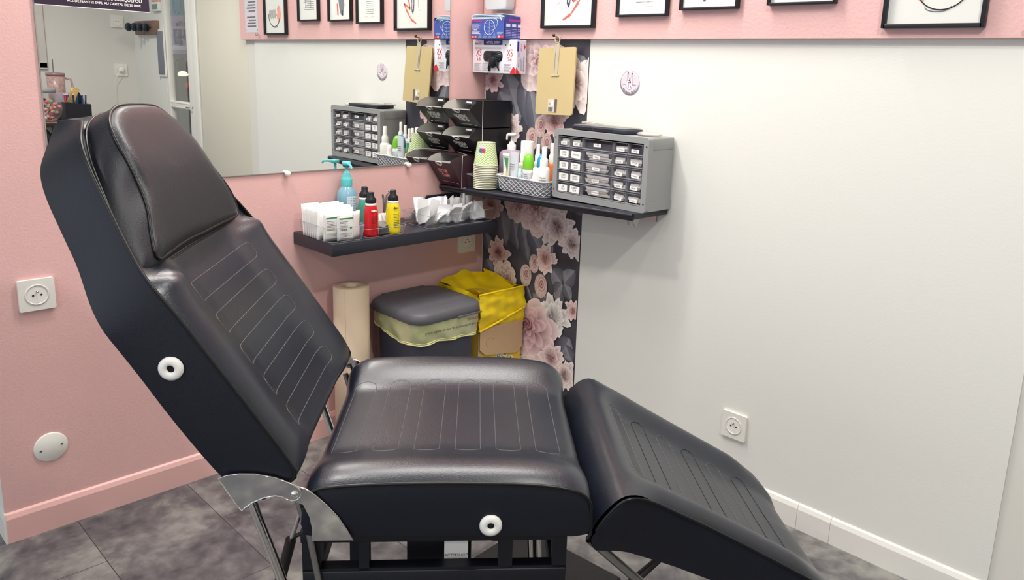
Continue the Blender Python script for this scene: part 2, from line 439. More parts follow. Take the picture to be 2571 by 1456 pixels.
def leaf(x0, z0, x1, z1, w, c1=(120,120,130), c2=(66,66,76), lift=.00002):
    d = Vector((x1-x0, z1-z0)); L = d.length; d.normalize(); n = Vector((-d.y,d.x))
    P = []
    for t, q in ((0,0),(.15,.6),(.35,1),(.6,.9),(.82,.5),(1,0)): P.append((t,q))
    left = [clampx((x0+d.x*L*t+n.x*w*q, z0+d.y*L*t+n.y*w*q)) for t, q in P]; mid = [clampx((x0+d.x*L*t, z0+d.y*L*t)) for t, q in P]
    right = [clampx((x0+d.x*L*t-n.x*w*q, z0+d.y*L*t-n.y*w*q)) for t, q in P]
    for sd, cc in ((left, c1), (right, c2)):
        k = len(P); vs = [(a,-.0012-LV[0],b) for a, b in mid+sd]
        wp.add(vs, [(i,i+1,k+i+1,k+i) for i in range(k-1)], WP); wp.cols += [s2l([c/255. for c in lerpc(cc, (180,180,186), .25)])]*k+[s2l([c/255. for c in lerpc(cc, BG, .35*(j % 2))]) for j in range(k)]
# leaves first, then blooms (positions measured on the wall, metres from the corner / floor)
for a in ((.11,1.30,.20,1.10,.06),(.20,1.28,.27,1.08,.05),(.24,1.26,.31,1.0,.04),(.08,1.22,.16,1.1,.05),(.44,1.36,.53,1.26,.05),(.13,.93,.06,.82,.05),(.16,.80,.21,.62,.06),
          (.10,.78,.14,.62,.05),(.22,.74,.27,.58,.035),(.30,.76,.40,.62,.045),(.26,.72,.36,.60,.04),(.45,.54,.395,.585,.04),(.45,.54,.42,.49,.03),(.46,.54,.515,.60,.035),(.46,.54,.50,.48,.025),(.30,.47,.33,.40,.01),(.26,.50,.31,.41,.008),(.34,.48,.31,.41,.01),
          (.30,.45,.40,.47,.03),(.50,.34,.46,.26,.04),(.43,.46,.45,.51,.03),(.20,.50,.12,.38,.05),(.18,.3,.3,.2,.05),(.36,.2,.3,.12,.05),(.03,.55,.08,.48,.04),(.02,.66,.05,.58,.03),(.47,.9,.53,.8,.04),(.3,.92,.4,.88,.03),(.52,.25,.48,.31,.03)):
    LV[0] += .00004; leaf(*a, c1=(128,128,136), c2=(84,84,96))
PR = (232,200,192); DR = (150,96,104)
FLOWERS = [('rose',.30,1.335,.098),('peony',.048,1.262,.045,(206,150,156),(110,60,72)),('peony',.47,1.262,.085),('peony',.383,1.13,.055,(222,160,156),(150,90,92)),
 ('peony',.155,1.09,.05),('bud',.31,1.103,.036),('bud',.268,1.054,.04),('bud',.345,1.043,.036),('peony',.17,.975,.03),
 ('rose',.20,.80,.055,(214,168,166),(140,90,94)),('rose',.318,.80,.088,(214,166,164),(132,84,90)),('peony',.055,.77,.055,(200,148,146),(110,66,72)),('peony',.415,.745,.072,(214,186,180),(120,84,92)),('peony',.493,.698,.052,(220,196,190),(140,110,116)),
 ('peony',.103,.588,.052,(208,150,150),(104,52,66)),('peony',.365,.614,.05,(236,180,172),(170,100,104)),('bud',.305,.585,.034),('bud',.262,.53,.04),('bud',.345,.505,.043),('rose',.145,.505,.05,(224,200,190),(150,110,110)),
 ('peony',.414,.40,.075,(226,218,216),(132,124,130)),('peony',.513,.447,.034,(226,176,172),(160,104,108)),('rose',.318,.319,.10,(206,156,162),(112,62,74)),('peony',.412,.24,.062,(226,190,186),(140,88,98)),('peony',.488,.19,.055),('rose',.12,.24,.08),('rose',.3,.14,.06)]
R_.seed(11)
for f in FLOWERS:
    LV[0] += .00012
    f = (f[0], f[1], f[2], f[3]*1.1)+tuple(f[4:])
    if f[0] == 'rose': rose(f[1], f[2], f[3], *(f[4:] if len(f) > 4 else ()), tilt=R_.uniform(-1,1))
    elif f[0] == 'peony': peony(f[1], f[2], f[3], *(f[4:] if len(f) > 4 else ()), ang=R_.uniform(0,6))
    else: bud(f[1], f[2], f[3])
struct(wp, 'trim_3')

# ------------------------------------------------------------------ treatment chair (local frame: x along the bed, y across, z up)
chair = thing('treatment_chair', 'black leatherette three-section reclining treatment bed with chrome brackets', 'treatment bed', (1.22727,-1.47740,0), math.radians(49.0))
def pad(loop, ntop, wn, wf, bump, T, mats=(LEATHW, LEATHS), M=40, bend=1.0, side_bulge=.004):
    """loop: closed (a,b) profile, first ntop pts are the displaced upholstery top; wn/wf(a)->near/far w; T maps (a,w,b)->local"""
    mb = MB(); n = len(loop)
    pts = [Vector((p[0],p[1])) for p in loop]; cen = sum(pts, Vector((0,0)))/n
    nor = []
    for i in range(n):
        d = pts[(i+1) % n]-pts[i-1]; q = Vector((-d.y,d.x)).normalized()
        if q.dot(pts[i]-cen) < 0: q = -q
        nor.append(q)
    V = [0+.5*(1-math.cos(PI*j/M)) for j in range(M+1)]; V = [.5*(v+j/M) for j, v in enumerate(V)]
    grid = []
    for i in range(n):
        row = []
        for v in V:
            a, b = pts[i]; w = wn(a)*(1-v)+wf(a)*v
            k = bump(i/(ntop-1), v, a) if i < ntop else 0
            row.append((a+nor[i].x*k, w, b+nor[i].y*k))
        grid.append(row)
    vs = [T(*p) for r in grid for p in r]; W = M+1; fs = []
    for i in range(n):
        for j in range(M): a = i*W+j; b = ((i+1) % n)*W+j; fs.append((a,a+1,b+1,b))
    mb.add(vs, fs, mats[0], True)
    xs = [q.x for q in pts]; xa, xb = min(xs), max(xs); NS = 90
    def env(x):
        ys = []
        for i in range(n):
            p, q = pts[i], pts[(i+1) % n]
            if (p.x-x)*(q.x-x) <= 0 and abs(p.x-q.x) > 1e-9: ys.append(p.y+(q.y-p.y)*(x-p.x)/(q.x-p.x))
        return (max(ys), min(ys)) if ys else (cen.y, cen.y)
    for wf_, sg in ((wn,-1),(wf,1)):
        rows = []
        for i in range(NS+1):
            x = xa+(xb-xa)*(.5-.5*math.cos(PI*(i/NS)))*.9995+(xb-xa)*.00025; hi, lo = env(x)
            rows.append([T(x, wf_(x)+sg*side_bulge*(math.sin(PI*j/8)**.6 if 0 < j < 8 else 0), hi+(lo-hi)*j/8) for j in range(9)])
        mb.add([q for r in rows for q in r], [(i*9+j,i*9+j+1,(i+1)*9+j+1,(i+1)*9+j) for i in range(NS) for j in range(8)], mats[1], True)
    def surf(i_f, v, lift=0.):
        i = int(min(max(i_f,0), n-2)); q = i_f-i
        a = pts[i].lerp(pts[i+1], q); nn = nor[i].lerp(nor[i+1], q); k = bump(i_f/(ntop-1), v, a.x)+lift
        w = wn(a.x)*(1-v)+wf(a.x)*v
        return T(a.x+nn.x*k, w, a.y+nn.y*k)
    return mb, pts, nor, surf
def dens(poly, n, it=2):
    return [(p.x,p.y) for p in resample(smoothpoly([(a,b,0) for a, b in poly], it), n)]
def piping(mb, pts, T, w, rng, r=.0028, dn=.0):
    mb.tube([T(pts[i].x, w(pts[i].x), pts[i].y+dn) for i in rng], r, PIPE, n=7)
def groove_loop(surf, i_of, v_of, mb, r=.0009, cor=.35, n=6, lift=.0002):
    """rounded rectangle drawn on a pad: i_of / v_of = (lo, hi) parameter ranges"""
    (i0,i1),(v0,v1) = i_of, v_of; P = []
    m = 10
    for k in range(m+1): P.append((i0+(i1-i0)*k/m, v0, 0))
    return P
IDT = lambda a, w, b: (a, w, b)
def bolster(v, e0=.11, e1=.2, hi=.014, lo=-.010):
    d = min(v, 1-v)
    return hi*math.sin(PI*min(1, d/e0))**.8 if d < e0*.5 else (hi+(lo-hi)*sm(e0*.5, e1, d))
# --- seat
W_S = .572
top = dens([(-.002,.55),(.000,.585),(.014,.600),(.06,.607),(.16,.611),(.26,.611),(.38,.608),(.45,.599),(.483,.585),(.4915,.565),(.492,.54)], 60)
bot = dens([(.492,.535),(.492,.515),(.486,.506),(.46,.508),(.25,.512),(.03,.513),(.004,.514),(-.003,.52),(-.003,.54)], 24)
def bump_seat(t, v, a):
    e = sm(0,.16,t)*sm(0,.16,1-t)
    d = min(v,1-v); far = 1.2 if v > .5 else .7
    return e*(.002+bolster(v, .17, .27, .021*far, -.009))
mb, P, Nn, surf = pad(top+bot, 60, lambda a: 0., lambda a: W_S, bump_seat, IDT)
for k in range(6):      # pressed stadium seams
    u0 = .022+k*.0765; u1 = u0+.047; v0, v1 = .215+.004*abs(k-2.5), .79
    cx = (u0+u1)/2; pts = []
    def at(u, w):
        # find profile index for u
        for i in range(3, 57):
            if P[i].x <= u <= P[i+1].x: return Vector(surf(i+(u-P[i].x)/(P[i+1].x-P[i].x), w, .0))
        return Vector(surf(10, w))
    r = .0235; vr = r/W_S
    for j in range(9): a = PI-PI*j/8; pts.append(at(cx+r*math.cos(a), v1-vr*.8+math.sin(a)*vr*.8))
    for j in range(1,12): pts.append(at(u1, v1-vr-(v1-v0-2*vr)*j/12))
    for j in range(9): a = -PI*j/8; pts.append(at(cx+r*math.cos(a), v0+vr*.5+math.sin(a)*vr*.5))
    for j in range(1,12): pts.append(at(u0, v0+vr+(v1-v0-2*vr)*j/12))
    mb.tube(pts, .0008, SEAMGL, n=5, closed=True)
seat = part(mb, 'seat_pad', chair)
mb = MB()
for w in (0.-.001, W_S+.001):
    mb.tube([(P[i].x, w+(-.0015 if w < .1 else .0015), P[i].y+.0015) for i in range(2, 60)]+[(.4925,w,.53),(.4925,w,.512),(.487,w,.503)], .0030, PIPE, n=8)
part(mb, 'piping', seat)
def washer(mb, T, r=.0195):
    prof = [(.0062,.0015),(.0065,.0055),(.010,.0075),(.0155,.0068),(r,.0035),(r,.0)]
    rings = []
    for rr, z in prof: rings.append([(rr*math.cos(2*PI*k/36), rr*math.sin(2*PI*k/36), z) for k in range(36)])
    mb.loft(rings, WPL, caps=False, T=T); mb.lathe([(0,.0012),(.0064,.0012)], DARK, T=T, n=20, caps=False)
mb = MB(); washer(mb, frameT((.3175,-.0045,.534), (1,0,0), (0,0,1))); part(mb, 'armrest_socket', seat, 'white ring with dark centre hole')

# --- backrest : a runs up the rest, b is the thickness direction
dl = math.hypot(.148,.222); du, dz = -.148/dl, .222/dl; nu, nz = dz, -du
o_u, o_z = -.054-(-.018+.054)*0, .7
def TB(s, w, off):   # s measured from the hinge; the head end narrows toward its back face
    k_ = sm(.36,.5,s)*max(0,-off)/.1*.032; w = w+(k_ if w < .28 else -k_)
    q = s-.093; return (-.054+du*q+nu*off, w, .7+dz*q+nz*off)
WN = [(-.05,.0),(.38,.0),(.42,.004),(.46,.018),(.50,.034),(.55,.056),(.60,.078),(.64,.105),(.665,.135),(.685,.18),(.70,.215),(.72,.235)]
WT = .562
def wnb(s): return sum(interp(WN, s+d*.006) for d in range(-4,5))/9
wfb = lambda s: WT-wnb(s)
top = dens([(.005,-.028),(.004,-.008),(.012,.0),(.05,.003),(.12,.004),(.25,.004),(.34,.004),(.40,.000),(.46,-.001),(.55,0),(.64,0),(.672,-.003),(.69,-.012),(.70,-.03)], 72)
bot = dens([(.703,-.035),(.716,-.055),(.722,-.078),(.714,-.096),(.69,-.103),(.60,-.104),(.42,-.105),(.30,-.104),(.20,-.108),(.09,-.106),(.05,-.10),(.01,-.088),(-.002,-.07),(.003,-.035)], 44)
def bump_back(t, v, a):
    e = sm(0,.10,t)*sm(0,.03,1-t)
    q = 1-sm(.38,.42,a)
    return e*(bolster(v, .16, .29, .018, -.012)*q + (1-q)*(-.006)) + .010*math.exp(-((a-.385)/.03)**2)*(1-q*.2)*(math.sin(PI*min(1,min(v,1-v)/.2)) if min(v,1-v) < .1 else max(0,1-(min(v,1-v)-.1)/.12))
mb, P, Nn, surfb = pad(top+bot, 72, wnb, wfb, bump_back, TB)
def atb(s, v):
    for i in range(4, 70):
        if P[i].x <= s <= P[i+1].x: return Vector(surfb(i+(s-P[i].x)/(P[i+1].x-P[i].x), v, .0))
    return Vector(surfb(4, v))
for k in range(5):
    s1 = .362-k*.0690; s0 = s1-.038; s0b = s0
    v0, v1 = .185, .80; pts = []; sc = .011; vr = .026
    for (cs, cv, a0) in ((s1-sc,v1-vr,PI/2),(s1-sc,v0+vr,PI),(s0+sc,v0+vr,1.5*PI),(s0+sc,v1-vr,2*PI)):
        for j in range(6):
            a = a0-PI/2+PI/2*j/5
            pts.append(atb(cs+sc*math.cos(a), cv+vr*math.sin(a)))
    # order: walk corners and subdivide straight runs
    full = []
    for i, p in enumerate(pts):
        full.append(p); q = pts[(i+1) % len(pts)]
    corners = [(s1-sc,v1),(s1,v1-vr)]
    full = []
    def arc(cs, cv, a0, a1):
        for j in range(6):
            a = a0+(a1-a0)*j/5; full.append(atb(cs+sc*math.cos(a), cv+vr*math.sin(a)))
    arc(s0+sc, v1-vr, PI, PI/2); arc(s1-sc, v1-vr, PI/2, 0)
    for j in range(1,12): full.append(atb(s1, v1-vr-(v1-v0-2*vr)*j/12))
    arc(s1-sc, v0+vr, 0, -PI/2); arc(s0+sc, v0+vr, -PI/2, -PI)
    for j in range(1,12): full.append(atb(s0, v0+vr+(v1-v0-2*vr)*j/12))
    mb.tube(full, .0008, SEAMGL, n=5, closed=True)
back = part(mb, 'backrest_pad', chair)
mb = MB()
for wf_, sg in ((wnb,-.001),(wfb,.001)):
    mb.tube([TB(P[i].x, wf_(P[i].x)+sg, P[i].y+.0015) for i in range(1, 70)], .0030, PIPE, n=8)
part(mb, 'piping', back)
mb = MB(); mb.v = []
c = TB(.27,-.0045,-.052)
washer(mb, frameT((c[0],c[1]-.001,c[2]), (1,0,0), (0,0,1))); part(mb, 'armrest_socket', back, 'white ring with dark centre hole')
# --- head cushion
face = [(.42,.052,.0),(.466,.079,.010),(.501,.104,.02),(.538,.124,.022),(.584,.129,.03),(.62,.138,.03),(.651,.156,.03),(.672,.185,.03),(.683,.217,.03),
        (.687,.253,.03),(.685,.302,.03),(.683,.345,.03),(.677,.39,.03),(.649,.423,.03),(.61,.445,.03),(.56,.458,.025),(.519,.470,.022),(.473,.492,.016),(.44,.492,.008),(.418,.485,.0),
        (.420,.43,.0),(.423,.35,.0),(.424,.273,.0),(.428,.201,.0),(.424,.11,.0)]
face = [(a,b,c+.006) for a, b, c in face]
base = [(.412,.022,-.012),(.437,.026,-.012),(.47,.036,-.01),(.51,.050,-.01),(.56,.078,-.01),(.605,.104,-.01),(.65,.145,-.01),(.672,.175,-.01),(.688,.217,-.01),
        (.694,.253,-.01),(.694,.302,-.01),(.690,.345,-.01),(.68,.40,-.01),(.655,.44,-.01),(.61,.47,-.01),(.56,.495,-.01),(.519,.515,-.01),(.473,.528,-.01),(.44,.530,-.01),(.413,.530,-.012),
        (.413,.43,-.012),(.414,.35,-.012),(.415,.273,-.012),(.415,.201,-.012),(.413,.11,-.012)]
def closed_smooth(P, it=1):
    P = [Vector(p) for p in P]
    for _ in range(it):
        Q = []
        for i in range(len(P)): a = P[i]; b = P[(i+1) % len(P)]; Q += [a.lerp(b,.25), a.lerp(b,.75)]
        P = Q
    return P
fa = closed_smooth(face, 2); ba = closed_smooth(base, 2); nF = len(fa)
cf = sum(fa, Vector())/nF; rings = [ba]
for t in (.25,.5,.75): rings.append([b.lerp(f, t)+Vector((0, (f.y-cf.y)*.035*math.sin(PI*t), .0)) for f, b in zip(fa, ba)])
rings.append(fa)
nseam = len(rings)-1
for q, h in ((.965,.006),(.92,.010),(.8,.012),(.6,.012),(.35,.012),(.001,.012)):
    rings.append([Vector((cf.x+(f.x-cf.x)*q, cf.y+(f.y-cf.y)*q, f.z*max(0,(q-.9)/.1)+(1-max(0,(q-.9)/.1))*(.006+.030*sm(.40,.60,cf.x+(f.x-cf.x)*q))+h)) for f in fa])
mb = MB()
lo = [[TB(*p) for p in r] for r in rings]
mb.loft(lo[:nseam+1], LEATHS, caps=False); mb.loft(lo[nseam:], LEATH, caps=False)
cush = part(mb, 'head_cushion', back)
mb = MB(); mb.tube([TB(p.x, p.y, p.z+.001) for p in fa], .0030, PIPE, n=8, closed=True)
mb.tube([TB(p.x, p.y, p.z+.004) for p in closed_smooth(base, 2)], .0026, PIPE, n=8, closed=True)
part(mb, 'piping', cush)

# --- leg rest
ll = math.hypot(.238,.122); lu, lz = .238/ll, -.122/ll; mu, mz = -lz, lu
def TL(s, w, off): return (.614+lu*s+mu*off, w, .548+lz*s+mz*off)
WNL = [(-.16,.004),(-.10,.006),(-.06,.012),(0,.030),(.1,.039),(.2,.036),(.33,.024),(.38,.024),(.40,.028),(.42,.04)]
WFL = [(-.16,.556),(-.10,.553),(-.05,.546),(.044,.526),(.212,.499),(.317,.483),(.36,.470),(.385,.45),(.402,.41),(.42,.37)]
top = dens([(-.063,-.118),(-.082,-.105),(-.083,-.075),(-.078,-.045),(-.070,-.018),(-.058,-.004),(-.035,.003),(.0,.002),(.08,0),(.2,0),(.33,0),(.39,-.002),(.408,-.010),(.414,-.03)], 72)
bot = dens([(.415,-.04),(.41,-.062),(.38,-.07),(.25,-.082),(.15,-.092),(.057,-.10),(-.014,-.106),(-.05,-.116)], 26)
def bump_leg(t, v, a):
    st = sm(.20,.34,t)
    side = bolster(v, .16, .24, .017, -.012)
    foot = sm(.30,.40,a)
    return sm(0,.1,t)*sm(0,.04,1-t)*((1-st)*.008+st*(side*(1-foot*(.85 if v < .5 else .7))))
mb, P, Nn, surfl = pad(top+bot, 72, lambda s: interp(WNL, s), lambda s: interp(WFL, s), bump_leg, TL)
def atl(s, v):
    for i in range(14, 70):
        if P[i].x <= s <= P[i+1].x: return Vector(surfl(i+(s-P[i].x)/(P[i+1].x-P[i].x), v, .0002))
    return Vector(surfl(20, v))
for k in range(6):
    s0 = -.026+k*.066; s1 = s0+.036; v0, v1 = .20, .775
    pts = []
    for j in range(9): a = PI-PI*j/8; pts.append(atl((s0+s1)/2+.018*math.cos(a), v1+.03*math.sin(a)))
    for j in range(1,14): pts.append(atl(s1, v1-(v1-v0)*j/14))
    for j in range(9): a = -PI*j/8; pts.append(atl((s0+s1)/2+.018*math.cos(a), v0+.03*math.sin(a)))
    for j in range(1,14): pts.append(atl(s0, v0+(v1-v0)*j/14))
    mb.tube(pts, .0007, SEAMGL if k % 2 == 0 else PIPE, n=5, closed=True)
leg = part(mb, 'leg_rest_pad', chair)
mb = MB()
for tab, sg in ((WNL,-.001),(WFL,.001)):
    mb.tube([TL(P[i].x, interp(tab, P[i].x)+sg, P[i].y+.001) for i in range(5, 70)], .0030, PIPE, n=8)
part(mb, 'piping', leg)

# --- chrome brackets
def bracket(w, sg, mbx):
    Lp = [(-.131,.629),(-.118,.6345),(-.097,.6375),(-.072,.637),(-.04,.630),(-.015,.619),(-.003,.611),(.0015,.6035),(.0,.595),(-.006,.589),(-.014,.587),(-.022,.590),(-.03,.595),(-.041,.597),(-.061,.593),(-.078,.585),(-.09,.576),(-.096,.570),(-.104,.580)]
    Rp = [(-.006,.611),(.008,.607),(.023,.596),(.041,.578),(.060,.555),(.074,.531),(.084,.5105),(.015,.5105),(.0165,.535),(.0125,.556),(.003,.578),(-.011,.584)]
    mbx.prism([(a,b) for a, b in Rp], w, w+sg*.003, CHROME, plane='xz')
    mbx.prism([(a,b) for a, b in Lp], w+sg*.0035, w+sg*.0065, CHROME, plane='xz')
    mbx.tube([(a, w+sg*.0065, b) for a, b in Lp], .0012, CHROME, n=6, closed=True)
    mbx.tube([(a, w+sg*.003, b) for a, b in Rp[:7]], .0012, CHROME, n=6)
    rings = [[(-.009+r*math.cos(2*PI*k/20), w+sg*(.0065+h), .600+r*math.sin(2*PI*k/20)) for k in range(20)] for r, h in ((.0062,0),(.006,.0015),(.0035,.003),(.0005,.0035))]
    mbx.loft(rings, CHROME, caps=False)
mb = MB(); bracket(-.005, -1, mb); part(mb, 'hinge_bracket', chair, 'curved chrome hinge bracket on the near side')
mb = MB(); bracket(W_S+.004, 1, mb); part(mb, 'hinge_bracket', chair)
# --- base frame
mb = MB()
for w in (.03,.52):
    mb.box(-.012,.456,w-.002,w+.028,.482,.507, BLKM, bev=.002)
    for (a,b) in ((-.010,.0225),(.088,.1055),(.333,.3585),(.430,.456)): mb.box(a,b,w,w+.024,.40,.49, BLKM)
    mb.box(-.010,.456,w-.002,w+.026,.375,.425, BLKM, bev=.002); mb.box(-.010,.456,w,w+.024,.425,.430, BLKM)
    for a in (-.010,.43): mb.box(a,a+.026,w,w+.024,.02,.38, BLKM)
for a in (-.008,.43): mb.box(a,a+.024,.05,.53,.39,.42, BLKM)
mb.box(.165,.285,.10,.46,.18,.505, BLKM, bev=.004)
mb.box(-.06,.50,.02,.05,0,.03, BLKM, bev=.003).box(-.06,.50,.51,.54,0,.03, BLKM, bev=.003)
part(mb, 'base_frame', chair)
for w in (.022,.545):
    mb = MB(); mb.tube([(-.092,w,.575),(-.048,w,.43),(.0,w,.24)], .0085, CHROME, n=12); part(mb, 'support_rod', chair)
    mb = MB(); mb.tube([(-.018,w+.004,.585),(.005,w+.004,.50),(.02,w+.004,.40)], .0065, STEEL, n=10); part(mb, 'hinge_rod', chair)
mb = MB()
mb.tube([(-.032,.16,.49),(-.060,.16,.405)], .0045, CHROME, n=10); mb.tube([(-.060,.16,.405),(-.088,.16,.30)], .0105, mat('strut_brown_black', (40,32,34), .3), n=14)
mb.tube([(-.028,.16,.505),(-.035,.16,.482)], .010, BLK, n=12); mb.tube([(-.056,.16,.41),(.02,.16,.445)], .004, BLKM)
part(mb, 'gas_strut', chair)
mb = MB(); mb.tube([(.055,.14,.515),(.056,.14,.475)], [.009,.0085], BLK, n=12); mb.tube([(.056,.14,.475),(.057,.14,.472)], .011, BLK, n=12); mb.tube([(.058,.14,.474),(.082,.14,.42)], .0045, CHROME, n=10)
part(mb, 'release_lever', chair, 'chrome lever with black grip')
mb = MB(); mb.box(.236,.279,.060,.0605,.4235,.495, PAPER); T = frameT((.2575,.0597,.4335), (1,0,0), (0,0,1))
mb.text('ACTIV', .0076, INKG, T @ Matrix.Translation((-.0105,0,.0002)), bold=True); mb.text('ESHOP', .0076, INKG, T @ Matrix.Translation((.0095,0,.0002)))
mb.text('\u00ae', .004, INKG, T @ Matrix.Translation((.0205,.0025,.0002)))
part(mb, 'brand_tag', chair, 'white hanging label with grey lettering')
mb = MB()
mb.tube([(.33,.22,.37),(.43,.22,.44)], .008, CHROME, n=12); mb.tube([(.33,.25,.35),(.43,.25,.42)], .007, CHROME, n=12)
mb.lathe([(0,-.03),(.018,-.03),(.02,0),(.016,.03),(0,.03)], STEEL, c=(.335,.23,.385), n=18, axis='y')
for a in (.395,.412): mb.tube([(a,.18,.50),(a+.01,.18,.34)], .0055, CHROME, n=10)
mb.tube([(.50,.05,.47),(.70,.12,.25)], .009, STEEL, n=12); mb.tube([(.505,.29,.42),(.74,.29,.30),(.62,.29,.18)], .011, mat('leg_strut_dark', (58,46,50), .3), n=12)
part(mb, 'leg_linkage', chair)

# black stitched pad lying on the floor behind the chair
mb = MB(); SP = mat('black_pad_vinyl', (17,17,20), .6, bump=.2, bscale=300)
mb.box(-.17,.17,-.16,.16,0,.03, SP, bev=.006)
for k in range(2):
    mb.tube([(-.15,-.12+.0*k,.0305),(.15,-.12,.0305)], .0015, mat('pale_stitch', (120,116,110), .5), n=5)
# orientation measured: one edge heads away to the right wall
o = solo(mb, 'floor_pad', (1.10,-.78,0), 'black stitched vinyl pad lying on the floor behind the treatment bed', 'pad')
o.rotation_euler = (0,0,math.radians(4))

# ------------------------------------------------------------------ left wall fittings
def socket(name, loc, T0, label, kind='socket', parent=None, plug=False):
    root = thing(name, label, kind, loc); inv = Matrix.Translation(-Vector(loc)) @ T0
    mb = MB(); mb.prism(rrect(-.042,.042,-.042,.042,.004), 0, .009, WPL2, T=inv); part(mb, 'faceplate', root)
    mb = MB(); prof = [(.028,.009),(.028,.0105),(.0255,.0108),(.024,.0092),(.022,.004)]
    mb.loft([[(r*math.cos(2*PI*k/32), r*math.sin(2*PI*k/32), z) for k in range(32)] for r, z in prof], WPL2, caps=False, T=inv)
    mb.lathe([(0,.0095),(.022,.0095)] if False else [(0,.0092),(.0225,.0092)], WPL, T=inv, n=28, caps=False)
    for a, b in ((-.0095,-.001),(.0095,-.001)): mb.lathe([(0,.0098),(.0026,.0098)], DARK, T=inv @ Matrix.Translation((a,b,0)), n=12, caps=False)
    mb.lathe([(.0024,.009),(.0024,.016),(0,.017)], STEEL, T=inv @ Matrix.Translation((0,.009,0)), n=10, caps=False)
    part(mb, 'socket_insert', root)
    return root
socket('wall_socket', (0,-1.5655,.677), T_posX(0,-1.5655,.677), 'white square wall socket high on the pink wall left of the chair back', 'socket')
socket('wall_socket', (0,-.088,.628), T_posX(0,-.088,.628), 'white square wall socket under the left shelf end near the corner', 'socket')
socket('wall_socket', (1.206,0,.244), T_negY(1.206,0,.244), 'white square wall socket low on the white wall above the leg rest', 'socket')
T = T_posX(0,-1.568,.24); T.translation = (0,0,0)
mb = MB(); mb.lathe([(.0415,0),(.0415,.002),(.039,.0042),(0,.0048)], WPL2, T=T, n=40)
for a, b in ((-.026,-.004),(.026,.003)): mb.lathe([(0,.0055),(.003,.0055),(.0032,.004)], STEEL, T=T @ Matrix.Translation((a,b,0)), n=12, caps=False); mb.box(a-.0028,a+.0028,b-.0004,b+.0004,.0055,.0058, DARK, T=T)
solo(mb, 'blanking_plate', (0,-1.568,.24), 'round white blanking plate with two screws low on the pink wall', 'cover plate')

# mirror with chrome-cap holders
mb = MB(); mb.box(.0,.005,-1.509,-.183,.953,1.95, mat('mirror_edge', (150,150,145), .3))
mb.add([(.0052,-1.507,.955),(.0052,-.185,.955),(.0052,-.185,1.948),(.0052,-1.507,1.948)], [(0,1,2,3)], MIRR)
o = mb.build('wall_mirror', None, (0,-.846,.953)); tag(o, 'large frameless mirror screwed to the pink wall', 'mirror')
for y, wch in ((-.848,'left'),(-.373,'right')):
    mb = MB(); mb.lathe([(.004,0),(.004,.006),(.0085,.007),(.009,.010),(.009,.017),(.007,.019),(0,.0195)], STEEL if 0 else WPL2, n=20, axis='x')
    solo(mb, 'mirror_knob', (0.0,y,.9515), 'small white round clip under the mirror edge, the %s' % ('one nearer the chair head' if wch == 'left' else 'one nearer the black cardboard boxes'), 'mirror clip')
# dark company plate stuck on the mirror
mb = MB(); PLUM = mat('plum_plate', (52,40,58), .35); y0, y1, zb = -1.507, -1.235, 1.418
mb.box(.0053,.0063,y0,y1,zb,1.66, PLUM).box(.0063,.0067,y0,y1,zb,zb+.0015, WPL)
T = T_posX(.0066,0,0)
mb.text('... RCS DE NANTES SARL AU CAPITAL DE 20 000\u20ac'.replace('... ',''), .0085, WPL, T @ Matrix.Translation((-1.256,1.4335,.0002)), align='RIGHT', bold=True)
mb.text('44470 CARQUEFOU', .0115, WPL, T @ Matrix.Translation((-1.253,1.4455,.0002)), align='RIGHT', bold=True)
o = mb.build('company_plate', None, (.0053,-1.371,zb)); tag(o, 'dark plum company notice in white capitals stuck across the mirror', 'sign')

# ------------------------------------------------------------------ shelves
SA = .757
mb = MB(); mb.box(.0,.24,-.828,-.136,SA-.041,SA, SHELF, bev=.0025); mb.v = [Vector(v)-Vector((.12,-.48,SA-.041)) for v in mb.v]
o = solo(mb, 'wall_shelf', (.12,-.48,SA-.041), 'thick black floating shelf on the pink wall carrying trays and antiseptic bottles', 'shelf')
SB = .885
shb = thing('wall_shelf', 'long thin black shelf in the corner carrying the grey drawer cabinet', 'shelf', (.45,-.1,SB-.018))
mb = MB(); T = Matrix.Translation((-.45,.1,-SB+.018))
sz = lambda x: .869+.018*x
vs = [(x,y,sz(x)-dz_) for dz_ in (.018,0) for x, y in ((.002,-.225),(.896,-.173),(.896,-.0005),(.002,-.0005))]
mb.add(vs, [(3,2,1,0),(4,5,6,7),(0,1,5,4),(1,2,6,5),(2,3,7,6),(3,0,4,7)], SHELF, False, T); part(mb, 'board', shb)
mb = MB(); mb.tube([(.008,-.225,sz(0)-.006),(.89,-.175,sz(.89)-.006)], .006, SHELF, T=T, n=12); mb.tube([(.008,-.217,sz(0)-.019),(.885,-.166,sz(.89)-.019)], .006, SHELF, T=T, n=10); part(mb, 'front_rail', shb)
for bx in (.845,):
    mb = MB(); bm_ = STEEL
    mb.box(bx-.012,bx+.012,-.135,-.002,SB-.0240,SB-.0215, bm_, T=T).box(bx-.012,bx+.012,-.004,-.001,SB-.05,SB-.0215, bm_, T=T)
    mb.prism([(-.085,SB-.022),(-.135,SB-.022),(-.118,SB-.052),(-.108,SB-.054)], bx+.010, bx+.012, bm_, plane='yz', T=T)
    mb.prism([(-.085,SB-.022),(-.135,SB-.022),(-.118,SB-.052),(-.108,SB-.054)], bx-.012, bx-.010, bm_, plane='yz', T=T)
    part(mb, 'bracket', shb)

